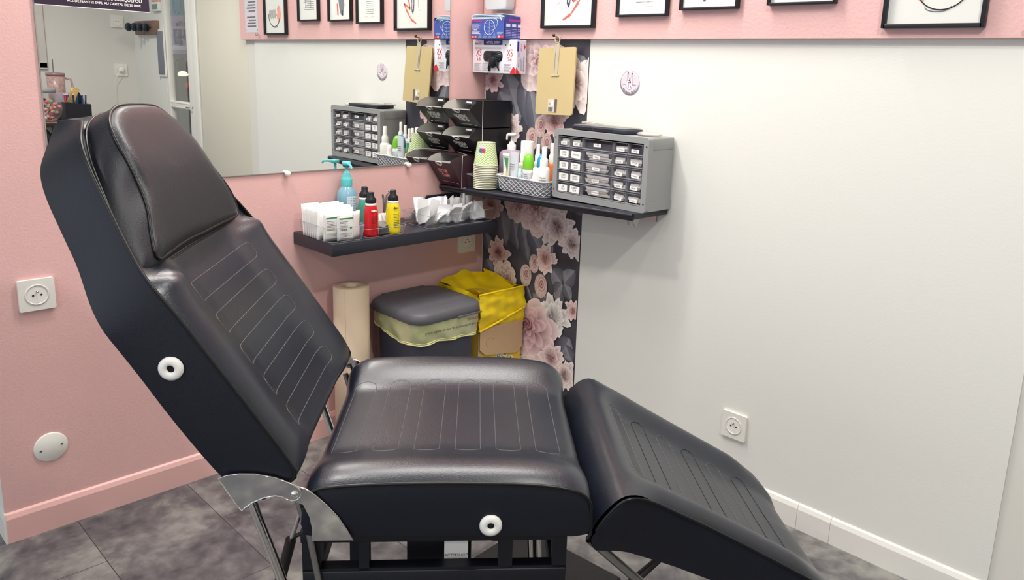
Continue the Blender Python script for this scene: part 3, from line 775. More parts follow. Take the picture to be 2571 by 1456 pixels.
# ------------------------------------------------------------------ objects on the left shelf
def tray(name, label, x0, x1, y0, y1, z0, h, group=None, divs=(), fl=.006):
    root = thing(name, label, 'tray', ((x0+x1)/2,(y0+y1)/2,z0), 0, group)
    a, b = (x1-x0)/2, (y1-y0)/2
    mb = MB()
    def ring(i, z): return [(p[0],p[1],z) for p in rrect(-a+i,a-i,-b+i,b-i,.012)]
    mb.loft([ring(fl,0.0006),ring(fl*.8,.004),ring(0,h)], CLEAR, caps=False); mb.add(ring(fl,.0006), [tuple(range(20))], CLEAR)
    for d in divs: mb.box(-a+.004,a-.004,d-.0006,d+.0006,.001,h*.95, CLEAR)
    part(mb, 'tray_wall', root)
    mb = MB(); mb.tube(ring(0,h), .0009, CLEARE, n=6, closed=True); mb.tube(ring(fl,.0018), .0008, CLEARE, n=6, closed=True)
    for d in divs: mb.tube([(-a+.002,d,h*.95),(a-.002,d,h*.95),(a-.004,d,.002)], .0008, CLEARE, n=5)
    # moulded grip tab on the front
    mb.tube([(a+.0004,-.011,h*.62),(a-.001,-.010,h*.4),(a-.001,.010,h*.4),(a+.0004,.011,h*.62)], .0006, INKG, n=5)
    part(mb, 'rim', root)
    return root
tray('clear_tray', 'clear plastic tray at the left end of the black shelf holding gauze packets', .045,.236,-.832,-.703,SA,.046)
tray('clear_tray', 'shallow clear tray in the middle of the left shelf under the red and yellow bottles', .124,.238,-.698,-.545,SA,.030)
tray('clear_tray', 'clear divided tray at the corner end of the left shelf full of small white pouches', .07,.236,-.45,-.145,SA,.046, divs=(.04,))
GP = mat('gauze_packet_paper', (240,238,234), .55, bump=.3, bscale=40)
GRN = mat('packet_green', (62,140,96), .5)
def packet(x, y, z, w, h, t, tilt, lab, label, rz=0., group='gauze packets in the left clear tray'):
    mb = MB(); n = 7
    vs = []; 
    for side in (-1,1):
        for j in range(n+1):
            for i in range(n+1):
                a = i/n; b = j/n; e = min(1, min(a,1-a,b,1-b)*5)
                vs.append((side*(t*.08+t*.42*e)+.0006*math.sin(9*a+5*b+side), (a-.5)*w, b*h))
    N1 = (n+1)**2; fs = []
    for s in (0,1):
        for j in range(n):
            for i in range(n):
                q = s*N1+j*(n+1)+i; f = (q,q+1,q+n+2,q+n+1); fs.append(f if s else f[::-1])
    edge = [i for i in range(n+1)]+[j*(n+1)+n for j in range(1,n+1)]+[n*(n+1)+i for i in range(n-1,-1,-1)]+[j*(n+1) for j in range(n-1,0,-1)]
    for k in range(len(edge)): a = edge[k]; b = edge[(k+1) % len(edge)]; fs.append((a,b,b+N1,a+N1))
    mb.add(vs, fs, GP, True)
    if lab:
        T = frameT((t*.5+.0012,0,0), (0,1,0), (0,0,1))
        mb.box(-w*.42,w*.42,h*.10,h*.80,-.0006,.0002, PAPERB if 0 else PAPER, T=T)
        mb.box(-w*.42,w*.42,h*.75,h*.80,.0002,.0005, GRN, T=T)
        for q in range(5): mb.box(-w*.38,w*(.1-.06*(q % 3)),h*(.66-.05*q),h*(.675-.05*q),.0003,.0005, INKG, T=T)
        mb.lathe([(0,.0005),(w*.07,.0005)], GRN, T=T @ Matrix.Translation((w*.28,h*.45,0)), n=14, caps=False)
        for q in range(9): mb.box(-w*.35+q*w*.045,-w*.335+q*w*.045+.0004*(q % 3),h*.36,h*.43,.0003,.0005, INK, T=T)
        for q in range(4): mb.box(-w*.38,w*(.3-.09*q),h*(.26-.04*q),h*(.27-.04*q),.0003,.0005, INKG, T=T)
    o = mb.build('gauze_packet'); o.location = (x,y,z); o.rotation_euler = (0,tilt,rz); tag(o, label, 'packet', group); return o
k = 0
for i in range(9):      # rear stack, edges seen from above; the last two show labels
    y = -.800; x = .075+.0125*i
    packet(x, y+R_.uniform(-.002,.002), SA+.002, .062, .098+R_.uniform(-.004,.004), .010, -.10+.02*i*.5, False, 'white gauze packet standing in the left tray, in the row nearer the chair') if i < 8 else None
packet(.196, -.800, SA+.002, .062, .094, .011, .03, True, 'green-banded gauze packet at the front of the row nearer the chair')
for i in range(8):
    packet(.082+.0125*i, -.742+R_.uniform(-.002,.002), SA+.002, .062, .098+R_.uniform(-.004,.004), .010, .06, False, 'white gauze packet standing in the left tray, in the row nearer the red bottle')
packet(.218, -.768, SA+.002, .055, .092, .011, .05, True, 'green-banded gauze packet with barcode at the very front of the left tray', rz=-.12)
packet(.205, -.722, SA+.002, .042, .088, .009, .04, False, 'plain white gauze packet leaning beside the front barcode packet', rz=.5)

def bottle(name, label, cat, loc, body, m, cap=None, mc=None, group=None, sx=1., rz=0, lab=None):
    root = thing(name, label, cat, loc, rz, group)
    mb = MB(); mb.lathe(body, m, n=32, sx=sx); part(mb, 'bottle_body', root)
    if cap: mb = MB(); mb.lathe(cap, mc, n=28); part(mb, 'cap', root)
    return root
# blue hand-gel pump bottle
AQ = mat('aqua_pump_plastic', (96,196,196), .35); AQB = mat('pale_blue_bottle', (150,205,222), .15, trans=.35, alpha=.9); BLQ = mat('blue_gel', (50,150,215), .15)
g = thing('pump_bottle', 'blue hand gel bottle with turquoise pump behind the white packets', 'bottle', (.041,-.650,SA), -.45)
mb = MB(); mb.lathe([(.030,0),(.0335,.004),(.034,.02),(.034,.088)], BLQ, n=36); mb.lathe([(.0335,.0882),(.034,.10),(.0325,.118),(.026,.132),(.0185,.140),(.0155,.145)], AQB, n=36, caps=False); part(mb, 'bottle_body', g)
mb = MB(); T = frameT((.0332,0,.075), (0,1,0), (0,0,1))
mb2 = MB(); rr = .0346
mb2.add([(rr*math.cos(a), rr*math.sin(a), z) for z in (.045,.112) for a in [-.1+.11*k for k in range(12)]], [(i,i+1,i+13,i+12) for i in range(11)], mat('label_pale_blue', (206,222,234), .5), True)
for q in range(9): mb2.add([((rr+.0003)*math.cos(a), (rr+.0003)*math.sin(a), z) for z in (.104-.006*q,.1055-.006*q) for a in (.0,.3,.6,.9-.1*(q % 3))], [(i,i+1,i+5,i+4) for i in range(3)], INKG)
part(mb2, 'label', g)
mb = MB()
prof = [(.0175,.143),(.0178,.168),(.0165,.170),(.0140,.176),(.0135,.180),(.0105,.186),(.0095,.192),(.0048,.193),(.0045,.215),(.0,.215)]
mb.lathe(prof, AQ, n=28)
for q in range(20): a = 2*PI*q/20; mb.tube([(.0178*math.cos(a),.0178*math.sin(a),.145),(.0180*math.cos(a),.0180*math.sin(a),.166)], .0010, AQ, n=4)
mb.lathe([(.003,.212),(.0125,.213),(.0148,.217),(.0148,.222),(.0135,.225),(0,.226)], AQ, n=26)
mb.tube([(.0,-.0,.219),(.035,.006,.2185),(.052,.009,.216),(.058,.010,.208)], [.0052,.0042,.0036,.003], AQ, n=10)
part(mb, 'pump', g)
# small antiseptic bottles
def antiseptic(label, loc, m, word, wm, rz=.55):
    root = thing('antiseptic_bottle', label, 'bottle', loc, rz, 'squat plastic antiseptic bottles with black caps')
    mb = MB(); prof = [(.0205,0),(.0232,.003),(.0235,.010),(.0235,.072),(.0222,.078),(.0222,.082),(.0190,.095),(.0178,.100),(.0160,.104)]
    mb.lathe(prof, m, n=32)
    T = frameT((.0237,0,.038), (0,1,0), (0,0,1))
    part(mb, 'bottle_body', root)
    mb = MB(); mb.lathe([(.0172,.1015),(.0178,.104),(.0172,.108),(.0145,.110)], WPL, n=26); part(mb, 'collar', root)
    mb = MB(); mb.lathe([(.0165,.1085),(.0168,.118),(.0158,.123),(.0108,.129),(.0104,.141),(.0095,.1435),(0,.1438)], BLK, n=26)
    for q in range(16): a = 2*PI*q/16; mb.tube([(.0168*math.cos(a),.0168*math.sin(a),.110),(.0166*math.cos(a),.0166*math.sin(a),.121)], .0008, BLK, n=4)
    part(mb, 'cap', root)
    mb = MB()
    def curved(a0, a1, z0, z1, m_, r=.0239):
        K = 8; mb.add([(r*math.cos(a0+(a1-a0)*k/K), r*math.sin(a0+(a1-a0)*k/K), z) for z in (z0,z1) for k in range(K+1)], [(i,i+1,i+K+2,i+K+1) for i in range(K)], m_, True)
    curved(.15,.75,.008,.070, PAPERB)
    for z in (.058,.036,.014): curved(.28,.58,z-.006,z+.004, INKG, .0241)
    if word:
        for ci, ch in enumerate(word):
            a = -1.0+ci*.13; rr = .0216 if wm == WPL else .0222
            mb.text(ch, .0105, wm, frameT((rr*math.cos(a),rr*math.sin(a),.0855 if wm == WPL else .087), (-math.sin(a),math.cos(a),0), (-.25*math.cos(a),-.25*math.sin(a),.97)) @ Matrix.Translation((0,0,.0016)), bold=True)
    for q in range(9): curved(-1.1+.02*(q % 3),-.15-.08*(q % 2),.066-.0055*q,.0675-.0055*q, INK if m.name.startswith('yellow') else mat('dark_red_print', (120,14,22), .5))
    part(mb, 'label', root)
    return root
REDB = mat('red_bottle', (196,22,32), .3); YELP = mat('yellow_bottle', (236,214,30), .3); TEAL = mat('teal_bottle', (70,150,132), .35)
antiseptic('bright red antiseptic bottle with black cap at the front of the left shelf', (.205,-.664,SA+.001), REDB, 'tadine', WPL)
antiseptic('yellow antiseptic bottle with black cap to the right of the red one', (.205,-.578,SA+.001), YELP, 'dine', INK)
antiseptic('green antiseptic bottle with black cap half hidden behind the red bottle', (.097,-.617,SA+.001), TEAL, '', WPL)
mb = MB()
for k in range(10): 
    mb.box(-.035+.001*k,.03,-.03+.0015*k,.035,.0028*k,.0028*k+.0018, mat('grey_pouch', (120,116,118), .4) if k % 2 else mat('dark_pouch', (78,76,80), .45), T=Matrix.Rotation(.05*k, 4, 'Z') @ Matrix.Rotation(.12, 4, 'X'))
solo(mb, 'pouch_stack', (.185,-.620,SA+.004), 'stack of grey foil pouches between the red and yellow bottles', 'pouches')
o = bpy.data.objects['pouch_stack']; 
def paper_clump(loc, n, sx, sy, sz, seed, name, label, cat, size=(.045,.065), m=PAPER, kind=None):
    rg = random.Random(seed); mb = MB()
    for k in range(n):
        c = Vector((rg.uniform(-sx,sx), rg.uniform(-sy,sy), rg.uniform(0,sz)))
        T = Matrix.Translation(c) @ Matrix.Rotation(rg.uniform(-.5,.5),4,'X') @ Matrix.Rotation(rg.uniform(-.6,.6),4,'Y') @ Matrix.Rotation(rg.uniform(-1.5,1.5),4,'Z')
        w, h = size; w *= rg.uniform(.7,1.1); h *= rg.uniform(.8,1.1); q = 3
        vs = [((i/q-.5)*.004*math.sin(j+k)+.0, (i/q-.5)*w, (j/q)*h) for j in range(q+1) for i in range(q+1)]
        vs = [(x+.003*math.sin(3*y/w+5*z/h+k), y, z) for x, y, z in vs]
        vs2 = [(x+.0012,y,z) for x, y, z in vs]; N1 = (q+1)**2
        fs = [(j*(q+1)+i,j*(q+1)+i+1,(j+1)*(q+1)+i+1,(j+1)*(q+1)+i) for j in range(q) for i in range(q)]
        mb.add(vs+vs2, fs+[tuple(a+N1 for a in f)[::-1] for f in fs], m, True, T)
    for v in mb.v: v.z = max(v.z, .002)
    o = solo(mb, name, loc, label, cat)
    return o
# sterile pouches: individual little packets leaning in the right-hand tray
POUCH = mat('sterile_pouch_paper', (246,245,243), .6, bump=.3, bscale=50); POUCHC = mat('pouch_film', (240,240,243), .25, alpha=.95, coat=.4)
def pouch_mesh(w, h, bend):
    mb = MB(); q = 5; vs = []
    for s in (0,1):
        for j in range(q+1):
            for i in range(q+1):
                a, b = i/q-.5, j/q; bel = (.25-a*a)*(b*(1-b))*4
                vs.append((bend*(b*b)+(.006*bel+.0006)*(1 if s else -.3), a*w*(1-.12*abs(b-.5)), b*h))
    N1 = (q+1)**2; fs = [(j*(q+1)+i,j*(q+1)+i+1,(j+1)*(q+1)+i+1,(j+1)*(q+1)+i) for j in range(q) for i in range(q)]
    mb.add(vs, fs, POUCH, True); mb.add(vs, [tuple(a+N1 for a in f)[::-1] for f in fs], POUCHC, True)
    return mb
protos = []
rg = random.Random(5)
for k, (w,h,bd) in enumerate(((.045,.072,.012),(.038,.085,-.01),(.05,.06,.02))):
    protos.append(pouch_mesh(w,h,bd).build('sterile_pouch'))
first = set()
spots = []
for i in range(11):
    for j in range(3): spots.append((.098+.042*j+rg.uniform(-.008,.008), -.425+.0232*i+rg.uniform(-.006,.006), SA+.004+rg.uniform(0,.010)))
for n_, (x,y,z) in enumerate(spots):
    p = protos[n_ % 3]
    if n_ < 3: o = p
    else: o = p.copy(); COL.objects.link(o)
    o.location = (x,y,z); o.rotation_euler = (rg.uniform(-.35,.35), rg.uniform(-.35,.45), rg.uniform(-.9,.9))
    q = 'the compartment nearer the yellow bottle' if y < -.262 else 'the small compartment nearer the corner'
    tag(o, 'small white sterile pouch jumbled in ' + q, 'pouch', 'white pouches in '+q)
# row of white needle packets in the middle tray
for k in range(5):
    o = protos[1].copy(); COL.objects.link(o); o.location = (.150,-.60+.012*k,SA+.004); o.rotation_euler = (.1,0,.2*k-.3); o.scale = (1,.7,.62)
    tag(o, 'white pouch upright between the red and yellow bottles', 'pouch', 'white pouches behind the red and yellow bottles')
mb = MB()
mb.tube([(0,0,.0),(.004,.01,.09),(.006,.013,.112)], .0035, STEEL, n=8).tube([(0,.006,0),(-.002,.004,.095),(-.004,.002,.112)], .0035, STEEL, n=8).tube([(.006,.013,.112),(.010,.020,.118),(.012,.014,.126)], .0022, STEEL, n=8)
solo(mb, 'forceps', (.108,-.552,SA+.002), 'steel forceps standing upright behind the yellow bottle', 'tool')
mb = MB(); mb.prism(rrect(-.105,.105,-.035,.038,.008), 0, .006, mat('navy_board', (34,38,58), .4), plane='yz'); 
solo(mb, 'dark_case', (.003,-.187,SA+.036), 'flat navy case leaning on the pink wall behind the white pouches', 'case')

# ------------------------------------------------------------------ objects on the corner shelf
def add_box_tower():
    BB = mat('black_card', (22,22,27), .4); BBI = mat('card_inside', (188,184,178), .8); WINE = mat('dark_wine_card', (58,34,44), .4); LIT = mat('silver_print', (240,238,232), .35); RSE = mat('rose_print', (248,160,150), .4)
    specs = [(.8735,-.226,-.287,.113,.117,WINE,('SEPTUM','CLAMP'),RSE,'lowest of the three black dispenser boxes, printed SEPTUM CLAMP, at the corner shelf end'),
             (.9915,-.155,-.219,.052,.098,BB,('CANNULA','SHIELD'),LIT,'middle black dispenser box of the stack, filled with white packets'),
             (1.0905,-.155,-.219,.064,.0995,BB,('RECEIVING','TUBES (S)'),LIT,'topmost black dispenser box of the stack beside the wallpaper')]
    for n_, (z0, yf, yl, lipd, h, m, words, wm, lab) in enumerate(specs):
        x0, x1, yb = (.007, .140, -.012) if n_ == 0 else (.007, .164, -.012)
        root = thing('dispenser_box', 'black card dispenser box: '+lab if 0 else lab, 'box', ((x0+x1)/2,(yb+yf)/2,z0))
        ox, oy = (x0+x1)/2, (yb+yf)/2; a = x1-ox; t = .0012
        zt = h-.001; zl = {0:.093,1:.066,2:.066}[n_]; yt = yf
        # side profile: back bottom, back top, front top, curved scoop down to lip, front bottom
        yfb = yf+.002; 
        prof = [(yb,0),(yb,zt),(yt,zt)]
        for k in range(1,8):
            q = k/8; ang = q*PI/2
            prof.append((yt+(yl-yt)*(1-math.cos(ang))**.9, zt-(zt-zl)*math.sin(ang)**1.0) if False else (yt+(yl-yt)*math.sin(ang)*.98*q**.2, zt-(zt-zl)*(1-math.cos(ang))))
        prof += [(yl,zl),(yfb,0)]
        prof = [(y-oy, z) for y, z in prof]
        mb = MB()
        mb.prism(prof, a-t, a, m, plane='yz').prism(prof, -a, -a+t, m, plane='yz')
        mb.box(-a,a,yb-oy-t,yb-oy,0,zt, m).box(-a,a,yfb-oy,yb-oy,0,t, m)
        mb.box(-a,a,yt-oy+.0,yb-oy,zt-t,zt, m)
        mb.add([(-a+t+.0004,y,z) for y, z in prof], [tuple(range(len(prof)))], BBI)
        mb.box(-a+t,a-t,yb-oy-.0025,yb-oy-.0018,t,zt-t, BBI)
        mb.add([(a-t-.0003,y,z) for y, z in prof], [tuple(range(len(prof)))[::-1]], BBI)
        # slanting front panel
        p0 = Vector((0,yfb-oy,0)); p1 = Vector((0,yl-oy,zl)); d = (p1-p0).normalized(); nn = Vector((1,0,0)).cross(d)
        T = frameT((0,p0.y,p0.z), (1,0,0), d)
        L_ = (p1-p0).length
        mb.box(-a,a,0,L_,-.0006,.0006, m, T=T); mb.box(-a,a,L_-.0016,L_,-.0008,.0008, BBI, T=T)
        mb.add([(-a+.001,.001,-.0012),(a-.001,.001,-.0012),(a-.001,L_-.001,-.0012),(-a+.001,L_-.001,-.0012)], [(0,1,2,3)], BBI, T=T)
        part(mb, 'carton', root)
        mb = MB(); Tt = T @ Matrix.Translation((0,0,.0012))
        mb.text(words[0], .023, wm, Tt @ Matrix.Translation((-.002,L_*.62,0)), bold=True, xs=.62); mb.text(words[1], .023, wm, Tt @ Matrix.Translation((.004,L_*.44,0)), bold=True, xs=.62)
        mb.box(-.035,.03,L_*.16,L_*.16+.0008,.0,.0003, wm, T=Tt); mb.box(.045,.056,L_*.13,L_*.17,.0,.0003, wm, T=Tt)
        part(mb, 'lettering', root)
        mb = MB(); pts = [(.018*math.cos(q), L_-.001-.017*math.sin(q), 0) for q in [PI*k/10 for k in range(11)]]
        mb.tube(pts, .0013, WPL, T=Tt, n=6); mb.tube([(-.018,L_-.001,0),(.018,L_-.001,0)], .0014, WPL, T=Tt, n=6)
        mb.tube([(.012*math.cos(q), L_-.003-.010*math.sin(q), 0) for q in [PI*k/8 for k in range(9)]], .001, WPL, T=Tt, n=6)
        part(mb, 'finger_loop', root)
        if n_:
            mb = MB(); mb.box(-.02,.04,yt-oy-.003,yt-oy+.02,zt-.016,zt-.002, mat('grey_card', (60,60,66), .4)); mb.box(-.01,.02,yt-oy-.004,yt-oy-.0035,zt-.012,zt-.006, LIT)
            mb.box(-a+.01,a-.01,yt-oy-.03,yb-oy-.01,.03,zl+.006-.01, PAPER, bev=.003); part(mb, 'contents', root)
        else:
            mb = MB(); mb.prism([(-a+.004,yl-oy+.004),(0.,yt-oy),(a-.004,yl-oy+.004)], zl-.004, zl-.0035, mat('mid_grey_card', (150,148,150), .6)); part(mb, 'inner_flap', root)
add_box_tower()
# white wire rack holding the boxes
mb = MB(); WIRE = mat('white_wire', (212,208,206), .35)
mb.tube([(-.068,.10,.1205),(.0705,.04,.1205),(.0722,.014,.1195),(.0718,.012,.001),(.0718,.03,.001)], .0011, WIRE, n=6)
mb.tube([(.0925,.090,.318),(.0925,.090,.121)], .0011, WIRE, n=6); mb.tube([(.0925,.090,.121),(.0722,.07,.1205)], .0011, WIRE, n=6)
solo(mb, 'wire_rack', (.0735,-.2475,.871), 'thin white wire rack clipped around the stack of black dispenser boxes', 'rack')

# paper cups: ringed stack and one upturned cup on top
cupm = mat('cup_rim_cream', (232,228,206), .6)
cup_c = (.205,-.172)
def cup(loc, up, r0, r1, h, label, grp=None):
    mb = MB(); n = 40; rings = []
    for k in range(9):
        t = k/8; rings.append([((r0+(r1-r0)*t)*math.cos(2*PI*j/n), (r0+(r1-r0)*t)*math.sin(2*PI*j/n), h*t) for j in range(n)])
    mb.loft(rings, CHEV, caps=False); 
    mb.tube([(r0*math.cos(2*PI*j/n), r0*math.sin(2*PI*j/n), .001) for j in range(n)], .0013, cupm, n=6, closed=True)
    mb.add([(r1*.97*math.cos(2*PI*j/n), r1*.97*math.sin(2*PI*j/n), h-.003) for j in range(n)], [tuple(range(n))], cupm)
    mb.tube([(r1*math.cos(2*PI*j/n), r1*math.sin(2*PI*j/n), h-.0006) for j in range(n)], .0008, cupm, n=6, closed=True)
    me = mb; o = me.build('paper_cup'); o.location = loc
    uv = o.data.uv_layers.new(name='UVMap')
    for l in o.data.loops:
        co_ = o.data.vertices[l.vertex_index].co; a = math.atan2(co_.y, co_.x)/(2*PI)+.5
        uv.data[l.index].uv = (a if abs(a) < .999 else 0, co_.z/.10)
    return tag(o, label, 'cup', grp)
zc = .8765
N_CUP = 13
for k in range(N_CUP):
    mb = MB(); n = 36; z = k*.0065
    r = .0445+.0000*k
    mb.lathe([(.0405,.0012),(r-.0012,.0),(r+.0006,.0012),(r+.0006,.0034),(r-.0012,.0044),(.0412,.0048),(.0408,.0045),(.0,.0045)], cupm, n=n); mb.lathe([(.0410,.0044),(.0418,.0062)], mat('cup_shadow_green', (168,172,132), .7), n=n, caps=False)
    if k in (3,4): mb.box(.030,.0457,-.013,.013,.001,.0045, cupm)
    o = mb.build('paper_cup'); o.location = (cup_c[0],cup_c[1],zc+z); tag(o, 'cream-rimmed paper cup nested upside down in the stack on the corner shelf', 'cup', 'nested cups under the green chevron cup')
cup((cup_c[0],cup_c[1],zc+N_CUP*.0065), 1, .0445, .0325, .083, 'green chevron paper cup, topmost of the upturned stack')
mb = MB()
for (a0, a1, z0, z1, m_) in ((-1.15,-.80,.048,.062, mat('sticker_red', (190,60,80), .5)),(-1.45,-1.15,.048,.062, mat('sticker_blue', (80,90,170), .5)),(-1.4,-1.0,.0625,.078, mat('sticker_pale', (214,204,204), .4))):
    K = 5; rr = lambda z: .0447-.012*z/.083+.0004
    mb.add([(rr(z)*math.cos(a0+(a1-a0)*k/K), rr(z)*math.sin(a0+(a1-a0)*k/K), z) for z in (z0,z1) for k in range(K+1)], [(i,i+1,i+K+2,i+K+1) for i in range(K)], m_)
c_ = [o for o in COL.objects if o.name.startswith('paper_cup')][-1]; part(mb, 'price_sticker', c_, 'small red and blue sticker')
# clear box under/behind the cups
mb = MB(); TQ = mat('teal_liquid_plastic', (40,110,120), .2, alpha=.8)
mb.loft([[(p[0],p[1],z) for p in rrect(-.058+i,.055-i,-.055+i,.055-i,.01)] for i, z in ((.006,.0),(.0,.05))], CLEARD, caps=False)
mb.tube([(p[0],p[1],.05) for p in rrect(-.058,.055,-.055,.055,.01)], .0012, CLEARE, n=6, closed=True)
mb.box(.03,.048,.02,.05,.002,.040, TQ)
solo(mb, 'clear_box', (.205,-.165,.8745), 'low smoky clear box holding the stack of paper cups', 'box')
for k in range(5):
    mb = MB(); mb.lathe([(0,0),(.005,.001),(.0052,.05),(.0035,.054),(.0035,.072),(.0048,.073),(.0048,.080),(0,.081)], CLEARD, n=12)
    solo(mb, 'clear_vial', (.222+.012*(k % 3),-.128+.010*(k//3),.877), 'tiny clear vial poking up between the cups and the basket', 'vial', 'clear vials behind the cup stack')

# lilac pump bottle
g = thing('pump_bottle', 'lilac soap bottle with white pump standing against the rose wallpaper', 'bottle', (.205,-.045,.873), .2)
LIL = mat('lilac_soap_bottle', (176,160,178), .2, coat=.4)
mb = MB(); mb.loft([[(p[0],p[1],z) for p in rrect(-a,a,-b,b,min(a,b)*.55)] for a, b, z in ((.040,.026,0),(.043,.029,.004),(.043,.029,.118),(.041,.027,.128),(.030,.02,.136),(.015,.014,.139))], LIL); part(mb, 'bottle_body', g)
mb = MB(); mb.lathe([(.0165,.1385),(.0168,.156),(.0145,.158),(.0095,.162),(.009,.168),(.0045,.169),(.0042,.195),(.0,.195)], WPL, n=26)
mb.lathe([(.004,.188),(.0165,.190),(.0175,.194),(.0165,.200),(.0,.2015)], WPL, n=26, sx=1.,sy=.9); mb.tube([(-.004,-.006,.194),(-.012,-.012,.193),(-.0135,-.013,.176)], [.006,.0048,.0035], WPL, n=10); part(mb, 'pump', g)

# woven grey basket
BK_ = mat('grey_woven_plastic', (208,208,210), .45)
bx0, bx1, by0, by1 = .270, .508, -.176, -.045
root = thing('woven_basket', 'light grey woven plastic basket of small bottles on the corner shelf', 'basket', ((bx0+bx1)/2,(by0+by1)/2,.8765), 0)
a, b = (bx1-bx0)/2, (by1-by0)/2
mb = MB()
def ringb(i, z): return [(p[0],p[1],z) for p in rrect(-a-i,a+i,-b-i,b+i,.022,7)]
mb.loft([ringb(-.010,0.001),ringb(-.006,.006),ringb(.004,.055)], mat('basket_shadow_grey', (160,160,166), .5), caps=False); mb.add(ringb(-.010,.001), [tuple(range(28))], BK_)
mb.tube(ringb(.006,.0575), .0030, BK_, n=8, closed=True); mb.tube(ringb(-.008,.004), .0028, BK_, n=8, closed=True)
# basket weave: short slanted strands, two mirrored families
path = [Vector(p) for p in ringb(0,0)]; path = resample(path, 60, True)
for r in range(6):
    z0 = .008+r*.0080
    for k in range(60):
        p = path[k]; q = path[(k+1) % 60]; c = (p+q)/2; out = Vector((q.y-p.y,-(q.x-p.x),0)).normalized(); off = -.0065+.0085*(z0/.055)+.0022
        A = (p if (k+r) % 2 else q)+out*off; B = (q if (k+r) % 2 else p)+out*(off+.0016)
        mb.tube([A+Vector((0,0,z0)), (A+B)/2+out*.0013+Vector((0,0,z0+.0035)), B+Vector((0,0,z0+.0072))], .0015, BK_, n=5)
part(mb, 'basket_shell', root)
# bottles in the basket
def sprayer(label, x, y, h, r, mbody, cap=WPL, sh=.45, name='spray_bottle', labelc=None, z=None, dome=None, rz=0, noz=True):
    z = SB+.004 if z is None else z
    root = thing(name, label, 'bottle', (x,y,z), rz)
    mb = MB(); hb = h*(1-sh)
    mb.lathe([(r*.9,0),(r,.003),(r,hb*.88),(r*.86,hb*.96),(r*.6,hb)], mbody, n=26); part(mb, 'bottle_body', root)
    mb = MB()
    if dome: mb.lathe([(r*.98,hb*.93),(r*.98,hb+(h-hb)*.35),(r*.8,hb+(h-hb)*.75),(r*.4,hb+(h-hb)*.97),(0,h)], dome, n=26)
    else: mb.lathe([(r*.66,hb*.99),(r*.66,hb+(h-hb)*.35),(r*.5,hb+(h-hb)*.42),(r*.42,hb+(h-hb)*.48),(r*.40,h*.985),(r*.3,h),(0,h)], cap, n=22)
    part(mb, 'cap', root)
    if labelc:
        mb = MB(); K = 12; rr = r+.0004
        def cur(a0, a1, z0, z1, m_, q=0): mb.add([((rr+q)*math.cos(a0+(a1-a0)*k/K), (rr+q)*math.sin(a0+(a1-a0)*k/K), z) for z in (z0,z1) for k in range(K+1)], [(i,i+1,i+K+2,i+K+1) for i in range(K)], m_, True)
        a0, a1 = -2.6,.2
        if labelc == 'sept':
            cur(a0,a1,.006,hb*.33, mat('label_blue', (30,130,200), .4))
            for k in range(3):
                mb.text(('Septeal','Solution','antiseptique')[k], .0070 if k < 2 else .0055, INK, frameT((rr*math.cos(-.95)*1.0,rr*math.sin(-.95),hb*(.62-.10*k)), (-math.sin(-.95),math.cos(-.95),0),(0,0,1)) @ Matrix.Translation((0,0,.0012)), bold=True)
        else:
            cur(a0,a1,.008,hb*.78, labelc)
            for k in range(7): cur(-1.6,-1.0+.12*(k % 3),hb*(.70-.085*k),hb*(.715-.085*k), INKG, .0004)
        part(mb, 'label', root)
    return root
LG = mat('label_grey', (206,206,208), .5)
sprayer('tall slim white spray bottle left of the green-capped one', .342,-.120,.162,.0150, WPL2, labelc=LG, sh=.42)
sprayer('white bottle with bright green cap in the basket', .396,-.142,.130,.0205, WPL2, dome=mat('lime_cap', (120,196,44), .3), sh=.36, labelc=LG, name='lotion_bottle')
sprayer('white bottle with sky blue cap in the basket', .425,-.104,.129,.0195, WPL2, dome=mat('sky_cap', (40,150,214), .3), sh=.38, labelc=LG, name='lotion_bottle')
sprayer('orange spray bottle behind the blue-capped bottle', .440,-.070,.168,.0165, mat('orange_bottle', (240,128,60), .3), sh=.40)
sprayer('pale spray bottle with white nozzle behind the green cap', .378,-.078,.160,.0165, mat('ivory_bottle', (226,216,204), .3), sh=.38)
sprayer('white spray bottle behind all others next to the drawer cabinet', .475,-.068,.178,.0165, WPL2, sh=.38)
sprayer('white septic spray bottle with blue band in front of the drawer cabinet', .477,-.148,.162,.0215, WPL, labelc='sept', sh=.42, name='antiseptic_spray')
g = thing('dropper_bottle', 'short wide-based white nozzle bottle at the basket front', 'bottle', (.441,-.150,SB+.012)); mb = MB()
mb.lathe([(.022,0),(.0235,.004),(.0235,.014),(.0205,.018),(.0195,.034),(.0185,.038)], WPL2, n=26); part(mb, 'bottle_body', g)
mb = MB(); mb.lathe([(.0135,.038),(.0125,.044),(.0105,.058),(.0100,.078),(.0,.080)], WPL, n=20); part(mb, 'cap', g)
mb = MB(); mb.lathe([(0,0),(.0225,0),(.0235,.003),(.0235,.128),(.022,.133),(0,.134)], WPL, n=30); solo(mb, 'white_canister', (.322,-.078,SB+.037), 'plain white cylindrical canister in front of the wallpaper roses', 'canister')
mb = MB(); mb.lathe([(0,0),(.012,0),(.012,.12),(.011,.145),(0,.146)], BLK, n=18); solo(mb, 'black_bottle', (.405,-.062,SB+.004), 'black-topped bottle behind the pale spray bottle', 'bottle')
